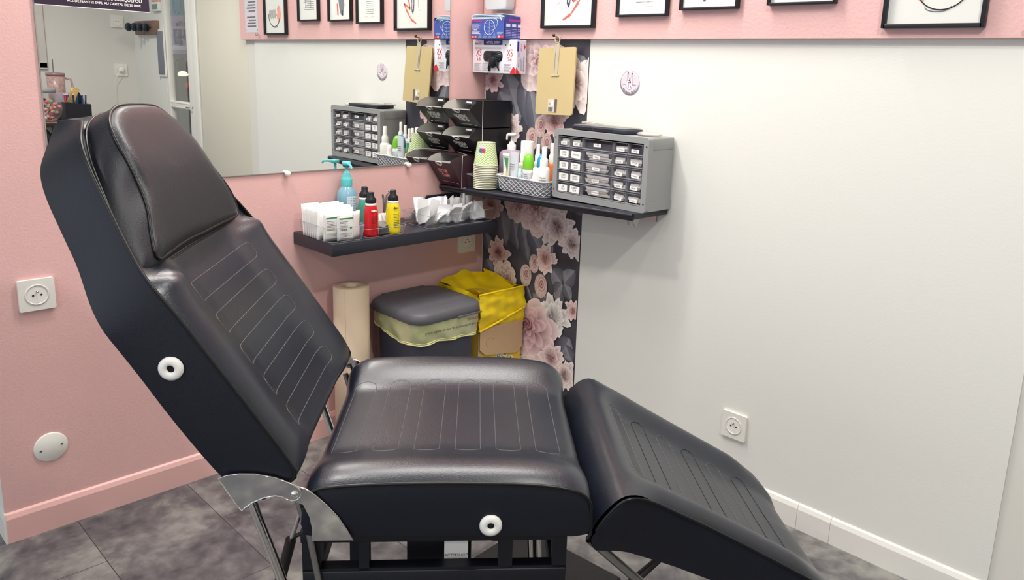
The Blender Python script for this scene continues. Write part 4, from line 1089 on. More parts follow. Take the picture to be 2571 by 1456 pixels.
def tube_(label, x, y, h, w, m, capm, extra=None, rz=.0, lean=.05, z=SB+.006):
    root = thing('cream_tube', label, 'tube', (x,y,z), rz); root.rotation_euler = (lean,0,rz)
    mb = MB(); rings = []
    for t in (0,.1,.3,.6,.9,1.0):
        aa = w*(.80+.2*t); bb = w*.55*(1-t)+.0012; rings.append([(aa*math.cos(2*PI*k/24), bb*math.sin(2*PI*k/24), .018+(h-.018)*t) for k in range(24)])
    mb.loft(rings, m); part(mb, 'tube_body', root)
    mb = MB(); mb.lathe([(w*.55,0),(w*.6,.002),(w*.58,.017),(w*.5,.019)], capm, n=20); part(mb, 'cap', root)
    if extra: mb = MB(); extra(mb); part(mb, 'print', root)
    return root
def ex(mb):
    bbf = lambda t: -(.019*.55*(1-t)+.0012)-.0006
    mb.add([(-.010,bbf(.86),.018+.102*.86),(.012,bbf(.86),.018+.102*.86),(.011,bbf(.35),.018+.102*.35)], [(0,1,2)], GRN); mb.add([(-.017,bbf(.9)-.001,.112),(.017,bbf(.9)-.001,.112),(.017,-.0025,.1195),(-.017,-.0025,.1195)], [(0,1,2,3)], WPL)
tube_('white tube with a green triangle at the left end of the basket', .297,-.150,.122,.019, WPL2, WPL, ex)
tube_('crumpled pale grey cream tube with black cap in the basket', .345,-.158,.118,.022, mat('pale_grey_tube', (212,216,222), .35, bump=.9, bscale=18), BLK, lambda mb: [mb.box(-.013,.012-.003*k,-.0098-.0008*k,-.0092-.0008*k,.075-.008*k,.077-.008*k, INKG) for k in range(3)], z=SB+.018)
mb = MB(); mb.lathe([(0,0),(.010,0),(.0115,.003),(.0108,.018),(.0045,.034),(.0035,.042),(0,.043)], mat('amber_clear', (232,222,180), .2, alpha=.9), n=18); solo(mb, 'small_vial', (.302,-.166,SB+.027), 'tiny amber dropper vial in front of the green-triangle tube', 'vial')
mb = MB(); mb.lathe([(0,0),(.0075,0),(.0075,.06),(.0055,.066),(.0055,.075),(0,.076)], mat('teal_white', (200,222,224), .3), n=16); solo(mb, 'slim_tube', (.372,-.160,SB+.006), 'slim white tube with teal foot beside the black-capped tube', 'tube')

# ------------------------------------------------------------------ grey drawer cabinet
cx0, cx1, cyf, cyb, cz0, cz1 = .517, .912, -.145, -.006, SB, 1.117
cab = thing('drawer_cabinet', 'grey plastic parts cabinet with twenty-five clear labelled drawers on the corner shelf', 'cabinet', ((cx0+cx1)/2,(cyf+cyb)/2,cz0), 0)
T0 = Matrix.Translation((-(cx0+cx1)/2, -(cyf+cyb)/2, -cz0))
mb = MB(); fw_ = .019
def framex(mb, x0,x1,z0,z1,y0,y1,t,m):
    out = rrect(x0,x1,z0,z1,.012); inn = rrect(x0+t,x1-t,z0+t,z1-t,.004)
    n = len(out); vs = [(p[0],y,p[1]) for y in (y0,y1) for P_ in (out,inn) for p in P_]; fs = []
    for i in range(n):
        j = (i+1) % n
        fs += [(i,j,n+j,n+i),(2*n+i,3*n+i,3*n+j,2*n+j),(i,2*n+i,2*n+j,j),(n+i,n+j,3*n+j,3*n+i)]
    mb.add(vs, fs, m, False, T0)
framex(mb, cx0,cx1,cz0,cz1,cyf,cyf+.022,fw_, GREYC)
mb.box(cx0+.006,cx1-.006,cyf+.02,cyb-.03,cz0+.008,cz1-.012, GREYD, T=T0)
mb.box(cx0+.003,cx1-.003,cyf+.02,cyb,cz0+.002,cz0+.034, GREYC, T=T0).box(cx0+.003,cx1-.003,cyf+.02,cyb,cz1-.042,cz1-.001, GREYC, T=T0, bev=.006).box(cx1-.010,cx1-.005,cyf+.02,cyb-.005,cz0+.03,cz1-.04, GREYC, T=T0).box(cx0+.005,cx0+.010,cyf+.02,cyb-.005,cz0+.03,cz1-.04, GREYC, T=T0)
for a in (cx0+.008,cx1-.008):
    for b in (cz0+.028,cz1-.028): mb.lathe([(0,.0004),(.0028,.0004)], DARK, T=T0 @ frameT((a,cyf,b), (1,0,0), (0,0,1)), n=12, caps=False)
part(mb, 'cabinet_body', cab)
ix0, ix1, iz0, iz1 = cx0+fw_+.001, cx1-fw_-.001, cz0+fw_+.001, cz1-fw_-.001
cols_ = [0,.145,.295,.655,.825,1.0]; rows = 5; rh = (iz1-iz0)/rows
words = [['23.77K','GEST','LUBE','B.TONGA','KATIE'],['LOBES 1.2x8','GEST.MED','HELIX','ACCES.','SEPTUM 1.6'],['LOBES ROSE','Labret 1.6x10','CLIPS','DERM','SURFACE'],['LOBES 1.6x10','LABRET TITANE','TRAGUS','B.JAUNE','SMILEY'],['OR 1.5x8','LABRET 1.6x8','TONGUE','Nombril 10','C.BOUTS']]
rg = random.Random(3)
LABP = mat('drawer_label', (244,243,238), .6)
for r in range(rows):
    for c in range(5):
        x0 = ix0+(ix1-ix0)*cols_[c]+.0012; x1 = ix0+(ix1-ix0)*cols_[c+1]-.0012; z0 = iz1-rh*(r+1)+.0012; z1 = iz1-rh*r-.0012
        w = x1-x0; h = z1-z0; wide = c == 2
        mb = MB(); yf = cyf+.004
        mb.box(x0,x1,yf,yf+.0015,z0,z1-.002, CLEARD, T=T0); mb.box(x0,x1,yf-.003,yf+.001,z0,z0+.0025, CLEARE, T=T0); mb.box(x0,x1,yf-.0008,yf+.004,z1-.0035,z1-.002, CLEARE, T=T0)
        mb.box(x0,x0+.0012,yf,yf+.012,z0,z1-.004, CLEARE, T=T0).box(x1-.0012,x1,yf,yf+.012,z0,z1-.004, CLEARE, T=T0)
        mb.box(x1-.0075,x1-.006,yf-.0006,yf,z1-.014,z1-.003, INKG, T=T0)
        d = part(mb, 'drawer', cab)
        # bagged jewellery behind the window
        if not (r == 0 and c in (2,4)) :
            mb = MB(); npk = 5 if wide else 3
            for k in range(npk):
                px = x0+w*rg.uniform(.06,.2); pw = w*rg.uniform(.62,.78); zz = z0+.003+h*.12*k+rg.uniform(0,.003); yy = yf+.005+.0018*(npk-k)
                hh = h*rg.uniform(.2,.36); sk = w*.08*rg.uniform(-1,1)
                m_ = PAPERB if k % 2 else PAPER
                P4 = [(px,yy,zz),(px+pw,yy,zz+rg.uniform(-.002,.002)),(px+pw+sk,yy+.0015,zz+hh),(px+sk,yy+.0015,zz+hh+rg.uniform(-.002,.003))]
                P4 = [(min(max(p[0],x0+.002),x1-.002),p[1],min(p[2],z1-.005)) for p in P4]
                mb.add(P4+[(p[0],p[1]+.0008,p[2]) for p in P4], [(0,1,2,3),(7,6,5,4),(0,4,5,1),(3,2,6,7)], m_, False, T0)
            part(mb, 'drawer_contents', d)
        mb = MB(); big = c < 2 and r > 0
        lw = (w*.80 if big else min(w*.55,.030)); lh = (h*.62 if big else h*.30); cxl = (x0+x1)/2+(rg.uniform(-.003,.003) if not big else 0); czl = z0+h*(.42 if big else (.45 if wide else .33)); tl = rg.uniform(-.12,.12) if not big else rg.uniform(-.04,.04)
        T = T0 @ frameT((cxl,yf-.0006,czl), (1,0,0), (0,0,1)) @ Matrix.Rotation(tl,4,'Z')
        mb.box(-lw/2,lw/2,-lh/2,lh/2,-.0004,.0002, LABP, T=T)
        wd = words[r][c].split(' ')
        for q, s_ in enumerate(wd): mb.text(s_, min(.0085, lw*.9/max(3,len(s_))*1.5), INK, T @ Matrix.Translation((0,lh*(.22 if len(wd) > 1 else 0)-.0085*q,.0005)), xs=.85)
        part(mb, 'drawer_label', d)
mb = MB(); NB = mat('navy_black_case', (38,44,60), .45)
mb.box(-.115,.115,-.045,.04,0,.013, NB, bev=.002).box(-.11,-.03,-.046,-.044,.002,.010, BLK).box(-.02,.06,-.046,-.044,.002,.010, BLK).box(-.12,.10,-.03,.046,.0135,.0155, mat('grey_lid', (120,120,118), .4))
solo(mb, 'tool_case', (.688,-.075,cz1+.001), 'flat black case lying on top of the grey drawer cabinet', 'case')
mb = MB(); CR = mat('crumpled_clear_bag', (216,206,196), .15, alpha=.55, bump=1., bscale=40)
mb.lathe([(0,.0),(.03,.0),(.036,.004),(.03,.008),(.018,.011),(0,.012)], CR, n=18, sx=1.3, sy=.8); solo(mb, 'plastic_bag', (.855,-.07,cz1+.001), 'crumpled clear plastic bag on the right end of the cabinet top', 'bag')
mb = MB(); mb.tube([(-.05,0,.003),(-.02,.01,.007),(.01,-.004,.006),(.04,.006,.004)], .003, CR, n=8); solo(mb, 'plastic_strip', (.60,-.045,cz1+.016), 'clear plastic strip curled on the black case, left end', 'bag')

# ------------------------------------------------------------------ boxes on the wall by the corner
gx0, gx1, gy, gz0, gz1 = .003, .243, -.071, 1.289, 1.410
gb = thing('glove_box', 'white nitrile glove box size XS fixed to the wall with black gloves poking out', 'box', ((gx0+gx1)/2, gy/2, gz0)); T0 = Matrix.Translation((-(gx0+gx1)/2,-gy/2,-gz0))
GW = mat('glove_box_white', (232,230,236), .45); GV = mat('glove_box_lilac', (214,206,222), .45); RED = mat('print_red', (206,44,48), .45); NAV = mat('print_navy', (34,40,130), .4)
mb = MB(); mb.box(gx0,gx1,gy,-.0215,gz0,gz1, GW, T=T0, bev=.0015).box(gx1-.0002,gx1+.0003,gy+.002,-.0225,gz0+.002,gz1-.002, GV, T=T0).box(gx0+.03,gx1-.05,-.0215,-.001,gz0+.02,gz1-.03, GW, T=T0); part(mb, 'carton', gb)
TF = T0 @ frameT((gx0,gy-.0004,gz0), (1,0,0), (0,0,1)); mb = MB(); w = gx1-gx0; h = gz1-gz0
for fx in (.15,.86): mb.text('XS', .036, RED, TF @ Matrix.Translation((w*fx,h*.60,.0003)), xs=.75); mb.text('5-6', .021, RED, TF @ Matrix.Translation((w*fx,h*.42,.0003)), xs=.8)
mb.prism(rrect(w*.26,w*.69,h*.84,h*.985,.004), 0, .0004, NAV, T=TF); mb.text('NITRYL DERM', .0125, WPL, TF @ Matrix.Translation((w*.475,h*.915,.0008)), bold=True, xs=.92)
mb.text('Abena 4.2K', .0105, NAV, TF @ Matrix.Translation((w*.13,h*.88,.0003)), shear=.25, xs=.8)
for q in range(2): mb.box(w*.05,w*.66,h*(.755-.035*q),h*(.765-.035*q),0,.0003, INKL, T=TF)
for c0 in (.05,.24,.74):
    for q in range(7): mb.box(w*c0,w*(c0+.15-.02*(q % 3)),h*(.27-.033*q),h*(.277-.033*q),0,.0003, INKG, T=TF)
for c0 in (.76,.86): mb.box(w*c0,w*(c0+.015),h*.82,h*.86,0,.0003, INK, T=TF)
mb.add([(w*.87,0,.0005),(w*1.0,0,.0005),(w*1.0,h*.13,.0005),(w*.945,h*.22,.0005)], [(0,1,2,3)], RED, T=TF)
part(mb, 'front_print', gb)
TS = T0 @ frameT((gx1+.0004,gy,gz0), (0,1,0), (0,0,1)); mb = MB(); ws = -gy-.0215
mb.prism(rrect(ws*.08,ws*.26,h*.66,h*.95,.003), 0, .0003, NAV, T=TS); mb.text('Adenna 4.2K', .010, NAV, TS @ Matrix.Translation((ws*.25,h*.42,.0003)) @ Matrix.Rotation(PI/2,4,'Z'), shear=.2)
mb.add([(ws*.72,h*.80,.0004),(ws*.82,h*.72,.0004),(ws*.92,h*.80,.0004),(ws*.82,h*.88,.0004)], [(0,1,2,3)], RED, T=TS); mb.add([(0,0,.0005),(ws*.42,0,.0005),(0,h*.2,.0005)], [(0,1,2)], RED, T=TS)
for q in range(16): mb.box(ws*.70,ws*.82,h*(.08+.028*q),h*(.085+.028*q+.006*(q % 2)),0,.0003, INK, T=TS)
for q in range(5): mb.box(ws*(.40+.045*q),ws*(.41+.045*q),h*.10,h*(.5-.03*q),0,.0003, INKG, T=TS)
mb.text('XS 5-6', .010, RED, TS @ Matrix.Translation((ws*.5,h*.78,.0003)) @ Matrix.Rotation(PI/2,4,'Z'))
part(mb, 'side_print', gb)
GLV = mat('black_nitrile', (26,30,36), .35, bump=.8, bscale=35)
mb = MB(); mb.prism(rrect(w*.26,w*.70,h*.34,h*.665,.017,9), .0, .0006, DARK, T=TF)
rings = [[(w*.48+(p[0]-w*.48)*q, h*.5+(p[1]-h*.5)*q, z+.002*math.sin(k*1.7)*q) for k, p in enumerate(rrect(w*.27,w*.69,h*.35,h*.655,.017,9))] for q, z in ((1,.0004),(.96,.004),(.8,.0075),(.5,.009),(.01,.0095))]
mb.loft(rings, GLV, caps=False, T=TF)
mb.tube([(w*.52,h*.40,.006),(w*.53,h*.25,.011),(w*.52,h*.17,.009)], [.018,.014,.007], GLV, T=TF, n=12)
mb.tube([(w*.46,h*.33,.006),(w*.425,h*.16,.007),(w*.42,h*.05,.005)], [.008,.0055,.0035], GLV, T=TF, n=9)
mb.tube([(w*.60,h*.33,.006),(w*.62,h*.2,.007),(w*.645,h*.08,.005)], [.008,.004,.002], GLV, T=TF, n=9)
part(mb, 'black_gloves', gb, 'crumpled black nitrile gloves')
# mask box on top
mx0, mx1, my, mz0, mz1 = .026, .208, -.100, 1.4115, 1.480
mk = thing('face_mask_box', 'blue face mask box stacked on the glove box, opened with masks on top', 'box', ((mx0+mx1)/2,(my-.022)/2,mz0)); T0 = Matrix.Translation((-(mx0+mx1)/2,-(my-.022)/2,-mz0))
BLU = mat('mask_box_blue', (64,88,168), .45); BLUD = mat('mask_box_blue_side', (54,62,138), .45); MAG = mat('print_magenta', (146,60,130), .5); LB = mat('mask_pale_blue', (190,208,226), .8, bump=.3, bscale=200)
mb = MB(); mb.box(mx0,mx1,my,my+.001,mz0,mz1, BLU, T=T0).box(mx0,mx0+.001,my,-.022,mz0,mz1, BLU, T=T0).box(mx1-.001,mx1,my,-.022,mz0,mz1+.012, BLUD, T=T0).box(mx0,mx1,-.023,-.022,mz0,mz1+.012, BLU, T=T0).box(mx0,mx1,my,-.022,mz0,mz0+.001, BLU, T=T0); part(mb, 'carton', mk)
TF = T0 @ frameT((mx0,my-.0004,mz0), (1,0,0), (0,0,1)); w = mx1-mx0; h = mz1-mz0; mb = MB(); LBP = mat('print_pale_blue', (196,206,232), .5)
mb.box(w*.01,w*.34,h*.86,h*.97,0,.0003, MAG, T=TF)
for q in range(6): mb.box(w*.02,w*(.29-.04*(q % 2)),h*(.77-.045*q),h*(.785-.045*q),0,.0003, LBP, T=TF)
mb.text('TYPE IIR', .0085, WPL, TF @ Matrix.Translation((w*.11,h*.47,.0003)), bold=True, xs=.8)
for q in range(3): mb.box(w*.02,w*(.27-.03*(q % 2)),h*(.375-.06*q),h*(.40-.06*q),0,.0003, WPL, T=TF)
mb.box(w*0,w*.20,h*.04,h*.15,0,.0003, RED, T=TF); mb.text('BFE \u2265 98%', .0075, WPL, TF @ Matrix.Translation((w*.10,h*.095,.0006)), bold=True, xs=.8)
mb.box(w*.80,w*.99,h*.04,h*.16,0,.0003, RED, T=TF); mb.text('50', .010, WPL, TF @ Matrix.Translation((w*.86,h*.10,.0006)), bold=True); mb.box(w*.91,w*.97,h*.09,h*.105,0,.0006, WPL, T=TF)
for c0 in (.23,.38,.52,.66):
    for q in range(3): mb.box(w*c0,w*(c0+.10),h*(.13-.04*q),h*(.14-.04*q),0,.0003, LBP, T=TF)
    mb.lathe([(.0022,.0002),(.0034,.0002)], LBP, T=TF @ Matrix.Translation((w*(c0+.05),h*.22,0)), n=10, caps=False)
for q in range(3): mb.box(w*.79,w*(.97-.02*q),h*(.32-.04*q),h*(.335-.04*q),0,.0003, LBP, T=TF)
# line drawing of a mask
cxm, cym = w*.56, h*.60
mb.tube([(cxm+w*.155*math.cos(a)*(1 if math.sin(a) < 0 else 1.0), cym+h*.40*math.sin(a)*(.9 if math.sin(a) > 0 else 1), .0005) for a in [2*PI*k/28 for k in range(28)]], .0008, WPL, T=TF, n=5, closed=True)
mb.tube([(cxm+w*.14+w*.10*math.cos(a), cym+h*.13+h*.26*math.sin(a)+.1*h*math.cos(a), .0005) for a in [-1.9+3.6*k/14 for k in range(15)]], .0007, WPL, T=TF, n=5)
for q in (-.18,.02,.2): mb.tube([(cxm-w*.15,cym+h*q,.0005),(cxm,cym+h*(q-.05),.0005),(cxm+w*.15,cym+h*(q+.04),.0005)], .0006, LBP, T=TF, n=5)
mb.tube([(cxm,cym+h*.36,.0005),(cxm,cym-h*.38,.0005)], .0006, LBP, T=TF, n=5)
TS = T0 @ frameT((mx1+.0003,my,mz0), (0,1,0), (0,0,1)); mb.box(.02,.09,h*.90,h*1.02,0,.0003, MAG, T=TS)
for c0 in (.008,.037,.066):
    mb.box(c0,c0+.020,h*.62,h*.78,0,.0003, LBP, T=TS); 
    for q in range(6): mb.box(c0,c0+.022,h*(.5-.08*q),h*(.515-.08*q),0,.0003, LBP, T=TS)
part(mb, 'print', mk)
mb = MB()
for k in range(7):
    o_ = .002*math.sin(k*2.1); mb.box(mx0+.008+o_,mx1-.016+o_*1.5,my+.004-.002*(k % 2),my+.068+o_,mz1-.014+.005*k,mz1-.0105+.005*k, LB, T=T0, bev=.0015)
mb.tube([(mx1-.03,my-.001,mz1+.014),(mx1-.018,my-.004,mz1+.004),(mx1-.012,my-.003,mz1-.006)], .0013, WPL, T=T0, n=6)
mb.tube([(mx0+.012,my-.001,mz1+.018),(mx0+.004,my-.003,mz1+.008),(mx0+.01,my-.002,mz1+.002)], .0013, WPL, T=T0, n=6); part(mb, 'face_masks', mk, 'pile of pale blue pleated masks')
# grey packet above the mask box
mb = MB(); mb.loft([[(p[0],p[1],z) for p in rrect(-a,a,-b,b,.008)] for a, b, z in ((.052,.022,0),(.058,.024,.01),(.060,.024,.12),(.055,.02,.15))], mat('grey_white_sack', (206,206,208), .6, bump=.4, bscale=30))
solo(mb, 'white_sack', (.125,-.050,1.518), 'pale grey sack on top of the blue mask box, cut by the picture edge', 'bag')

# clipboard
T = Matrix.Rotation(.045, 4, 'Y'); mb = MB()
cl = thing('clipboard', 'beige hardboard clipboard hanging back to front over the rose wallpaper', 'clipboard', (.402,-.022,1.405)); cl.rotation_euler = (math.radians(-4), math.radians(-1.8), 0)
mb = MB(); mb.prism(rrect(-.089,.089,-.252,-.020,.009), -.003, .003, MDF, plane='xz'); part(mb, 'board', cl)
mb = MB(); CLP = mat('beige_clip', (188,176,150), .5)
mb.prism([(-.013,-.02),(-.009,-.004),(.010,-.004),(.013,-.02),(.0095,-.115),(-.0085,-.115)], -.0055, -.0035, CLP, plane='xz')
mb.tube([(.011*math.cos(a), -.004, .006+.0115*math.sin(a)) for a in [2*PI*k/20 for k in range(20)]], .0026, CLP, n=8, closed=True); mb.tube([(-.018,-.0045,-.1165),(.018,-.0045,-.1165)], .0024, CLP, n=8)
mb.tube([(-.002,-.006,-.03),(-.0045,-.006,-.045),(-.0045,-.006,-.105)], .0006, INKG, n=5)
part(mb, 'clip', cl)
TB_ = frameT((.0,-.0033,-.222), (1,0,0), (0,0,1)); mb = MB(); mb.box(-.028,.016,-.022,.024,0,.0004, mat('label_ivory', (206,200,190), .5), T=TB_).box(.004,.016,-.022,.024,.0004,.0007, mat('label_brown', (104,88,84), .5), T=TB_)
for q in range(9): mb.box(-.025+.0026*q,-.0238+.0026*q+.0006*(q % 2),-.019,-.004,.0004,.0007, INK, T=TB_)
mb.lathe([(0,.0007),(.004,.0007)], mat('label_orange', (220,150,60), .5), T=TB_ @ Matrix.Translation((-.020,.008,0)), n=12, caps=False); mb.box(-.012,-.002,.002,.018,.0004,.0007, WPL, T=TB_)
part(mb, 'barcode_label', cl)
mb = MB(); mb.tube([(0,.0205,.0),(0,-.008,-.001),(0,-.010,.004)], .0016, mat('bronze', (110,76,56), .35, metal=.8), n=8); mb.lathe([(0,-.004),(.0042,-.003),(.0042,.003),(0,.004)], _M['bronze'], c=(0,-.006,.004), n=12, axis='y')
solo(mb, 'wall_hook', (.402,-.040,1.422), 'small bronze hook pinned in the pink strip above the clipboard', 'hook')

# round sticker with a rock-hand drawing
st = thing('round_sticker', 'round white sticker with a horned-fingers hand drawing on the white wall', 'sticker', (.712,0,1.276)); T = frameT((0,-.0008,0), (1,0,0), (0,0,1)); R0 = .041
mb = MB(); mb.lathe([(0,.0003),(R0,.0003),(R0,-.0006)], mat('sticker_white', (226,220,226), .4), T=T, n=48); mb.lathe([(R0*.93,.0006),(R0*.955,.0006)], mat('sticker_line', (96,88,104), .5), T=T, n=48, caps=False)
mb.lathe([(0,.0004),(R0*.86,.0004)], mat('sticker_lilac', (218,206,216), .4), T=T, n=48, caps=False); part(mb, 'disc', st)
mb = MB(); SL = _M['sticker_line']; BRN = mat('nail_maroon', (128,52,56), .4); HW = mat('hand_white', (232,226,226), .4); u = R0/41.
hp = [(-11,8),(-11,30),(-9,33),(-7,30),(-6.5,16),(2,16),(6,15),(6,29),(8,32),(10,29),(11,0),(10,-12),(4,-23),(-9,-22),(-15,-12),(-16,0),(-13,8)]
hp = [(a*u*.95,b*u*.95) for a, b in hp]; mb.add([(a,b,.0007) for a, b in hp], [tuple(range(len(hp)))[::-1]], HW, T=T); mb.tube([(a,b,.0008) for a, b in hp], .00035, SL, T=T, n=4, closed=True)
for (a,b,c_,d) in ((-30,-5,-17,-5),(10,-6,25,-6),(-2.5,16,-2.5,4),(2,16,2,2),(-4,-2,-4,-16),(-13,8,-4,8)): mb.tube([(a*u,b*u,.0009),(c_*u,d*u,.0009)], .00045, SL, T=T, n=4)
for (a,b,r1_,r2_) in ((-9,31,2.3,2.6),(8,29,2.3,2.6),(-3,8,3,2.5),(-4,1,2.2,2.6),(2,2,2.4,4),(4,-13,1.4,1.6)): mb.add([(a*u,b*u,.0011)]+[(a*u+r1_*u*math.cos(q),b*u+r2_*u*math.sin(q),.0011) for q in [2*PI*k/12 for k in range(12)]], [(0,i+1,(i+1) % 12+1) for i in range(12)], BRN if b > -10 else INK, T=T)
for ci, ch in enumerate('Paulette Safari'):
    a = -2.45+ci*.13; mb.text(ch, 7*u*1.2, INK, T @ Matrix.Translation((32*u*math.cos(a),32*u*math.sin(a),.0009)) @ Matrix.Rotation(a+PI/2,4,'Z'), shear=.3, bold=True)
part(mb, 'drawing', st)

# framed pictures on the pink strip
FR = mat('black_frame', (26,26,32), .4); MAT_ = mat('picture_paper', (224,224,218), .5); SAL = mat('salmon_brush', (224,104,88), .6); GRW = mat('grey_wash', (120,122,132), .6)
def picture(x0, x1, z0, h, label, deco, tw=.009, m=MAT_):
    root = thing('picture_frame', label, 'picture', ((x0+x1)/2,-.0205,z0), 0, 'black-framed pictures along the pink strip'); a = (x1-x0)/2
    mb = MB(); 
    for bx_ in ((-a,-a+tw,0,h),(a-tw,a,0,h)): mb.box(bx_[0],bx_[1],-.018,0,bx_[2],bx_[3], FR, bev=.0012)
    mb.box(-a+tw*.5,a-tw*.5,-.018,0,0,tw, FR, bev=.0012).box(-a+tw*.5,a-tw*.5,-.018,0,h-tw,h, FR, bev=.0012); part(mb, 'frame', root)
    mb = MB(); mb.box(-a+tw,a-tw,-.006,-.004,tw,h-tw, m); T = frameT((0,-.0063,0), (1,0,0), (0,0,1)); deco(mb, T, a, h); part(mb, 'print', root)
    return root
def skull(mb, T, a, h):
    c = .105
    pts = [(-.004,c-.03),(-.010,c),(-.016,c+.03),(-.02,c+.06),(.0,c+.08),(.02,c+.06),(.016,c+.03),(.010,c),(.004,c-.03)]
    mb.add([(x,y,.0002) for x, y in pts], [tuple(range(9))[::-1]], mat('bone_grey', (186,188,194), .6), T=T)
    for s in (-1,1): mb.tube([(s*.004,c-.03,.0004),(s*.009,c+.0,.0004),(s*.006,c+.03,.0004)], .0012, INK, T=T, n=4)
    mb.box(-.002,.002,c-.036,c-.02,0,.0005, INK, T=T).box(-.009,-.004,c-.025,c-.005,0,.0004, GRW, T=T)
    # zig-zag brush stroke
    P_ = [(-.025,.028),(.01,.045),(.045,.085),(.06,.11),(.018,.088),(.03,.13),(.065,.16)]
    for (p, q) in zip(P_, P_[1:]):
        d = Vector((q[0]-p[0],q[1]-p[1])); n_ = Vector((-d.y,d.x)).normalized()*.005; mb.add([(p[0]+n_.x*.4,p[1]+n_.y*.4,.0006),(p[0]-n_.x*.4,p[1]-n_.y*.4,.0006),(q[0]-n_.x,q[1]-n_.y,.0006),(q[0]+n_.x,q[1]+n_.y,.0006)], [(0,1,2,3)], SAL, T=T)
    mb.tube([(-.03+.012*math.cos(q)-.02, .11+.03*math.sin(q), .0003) for q in [-2.2+3*k/10 for k in range(11)]], .0004, INKL, T=T, n=4)
def txt(mb, T, a, h):
    for q, s_ in enumerate(('quaerat dolor  ipsam quis','architecto, adipisci et','asperiores iste qui in')): 
        mb.text(s_, .0062, INKG, T @ Matrix.Translation((0,.062-.0085*q,.0003)))
    for q in range(8): mb.box(-.032,.032-.004*(q % 3),.072+.008*q,.0735+.008*q,0,.0003, INKG, T=T)
    for x_ in (-.03,.018): mb.box(x_,x_+.022,.030,.0306,0,.0003, INKL, T=T).box(x_,x_+.022,.044,.0446,0,.0003, INKL, T=T)
def horse(mb, T, a, h):
    P_ = [(-.02,.022),(-.012,.03),(-.004,.028),(.004,.04),(.012,.07),(.02,.11),(-.03,.11),(-.034,.07),(-.026,.045)]
    mb.add([(x,y,.0003) for x, y in P_], [tuple(range(9))], GRW, T=T)
    mb.add([(-.024,.028,.0005),(-.014,.024,.0005),(-.008,.05,.0005),(-.02,.05,.0005)], [(0,1,2,3)], mat('dark_wash', (72,74,84), .6), T=T)
    mb.add([(.018,.026,.0005),(.028,.03,.0005),(.032,.08,.0005),(.020,.08,.0005)], [(0,1,2,3)], SAL, T=T)
def face_(mb, T, a, h):
    mb.tube([(.015+.060*math.cos(q), .10+.058*math.sin(q), .0004) for q in [-2.9+3.0*k/18 for k in range(19)]], .0016, INK, T=T, n=4)
    mb.tube([(.008+.03*math.cos(q), .05+.012*math.sin(q), .0004) for q in [-3+3.0*k/10 for k in range(11)]], .0012, GRW, T=T, n=4)
    P_ = [(-.03,.06),(-.018,.075),(-.012,.09),(-.020,.10),(-.014,.13),(-.03,.15),(-.05,.14),(-.055,.10),(-.045,.07)]
    mb.add([(x,y,.0003) for x, y in P_], [tuple(range(9))], mat('salmon_wash', (236,160,142), .6), T=T)
    mb.add([(-.016,.095,.0006),(-.006,.10,.0006),(-.016,.106,.0006)], [(0,1,2)], SAL, T=T)
    for k in range(12): mb.tube([(.0+.006*k,.08+.004*(k % 4),.0005),(.003+.006*k,.13-.003*(k % 3),.0005)], .0006, GRW, T=T, n=4)
def planks(mb, T, a, h):
    for k in range(6): mb.tube([(-a+.03+.034*k,.012,.0003),(-a+.028+.034*k,h-.02,.0003)], .0005, INKL, T=T, n=4)
    mb.add([(.03+.045*math.cos(q),.088+.022*math.sin(q),.0004) for q in [2*PI*k/20 for k in range(20)]], [tuple(range(20))], GRW, T=T)
picture(.326,.570,1.450,.30,'framed bull-skull print with a salmon zigzag, the picture above the clipboard', skull)
picture(.665,.865,1.482,.26,'small framed page of printed text above the round sticker', txt, tw=.007)
picture(.910,1.108,1.497,.26,'small framed grey and salmon animal sketch, third picture from the corner', horse, tw=.007)
def txt2(mb, T, a, h):
    for q in range(12): mb.box(-.05,.05-.012*(q % 4),.055+.009*q,.0565+.009*q,0,.0003, INKG, T=T)
    for q in range(2): mb.box(.03-.05*q,.034-.05*q,.06,.15,0,.0003, INKL, T=T)
picture(1.200,1.395,1.502,.26,'framed text page between the animal sketch and the big right picture', txt2, tw=.007)
picture(1.520,1.755,1.438,.32,'largest framed print with a face drawing, far right on the pink strip', lambda mb, T, a, h: (face_(mb, T, a, h)), tw=.010)
mb = MB(); mb.box(-.075,.075,-.0012,0,0,.33, mat('typed_sheet', (212,206,212), .5)); T = frameT((0,-.0014,0), (1,0,0), (0,0,1))
for q in range(18):
    if q in (4,11): continue
    mb.box(-.055+.006*(q % 2),.05-.01*(q % 3),.03+.016*q,.037+.016*q,0,.0003, INKG, T=T)
for a_ in (-.068,.068): mb.box(a_-.002,a_+.002,.008,.02,0,.0006, STEEL, T=T)
solo(mb, 'typed_notice', (1.925,-.0205,1.452), 'typed paper notice pinned at the far end of the pink strip, seen in the mirror', 'notice')
mb = MB(); mb.tube([(0,0,0),(0,-.012,0)], .0025, STEEL, n=8); mb.lathe([(0,-.006),(.006,-.004),(.0065,0),(.006,.004),(0,.006)], STEEL, c=(0,-.014,0), n=12, axis='y'); solo(mb, 'steel_hook', (1.845,-.0205,1.44), 'small steel screw hook right of the largest picture', 'hook')

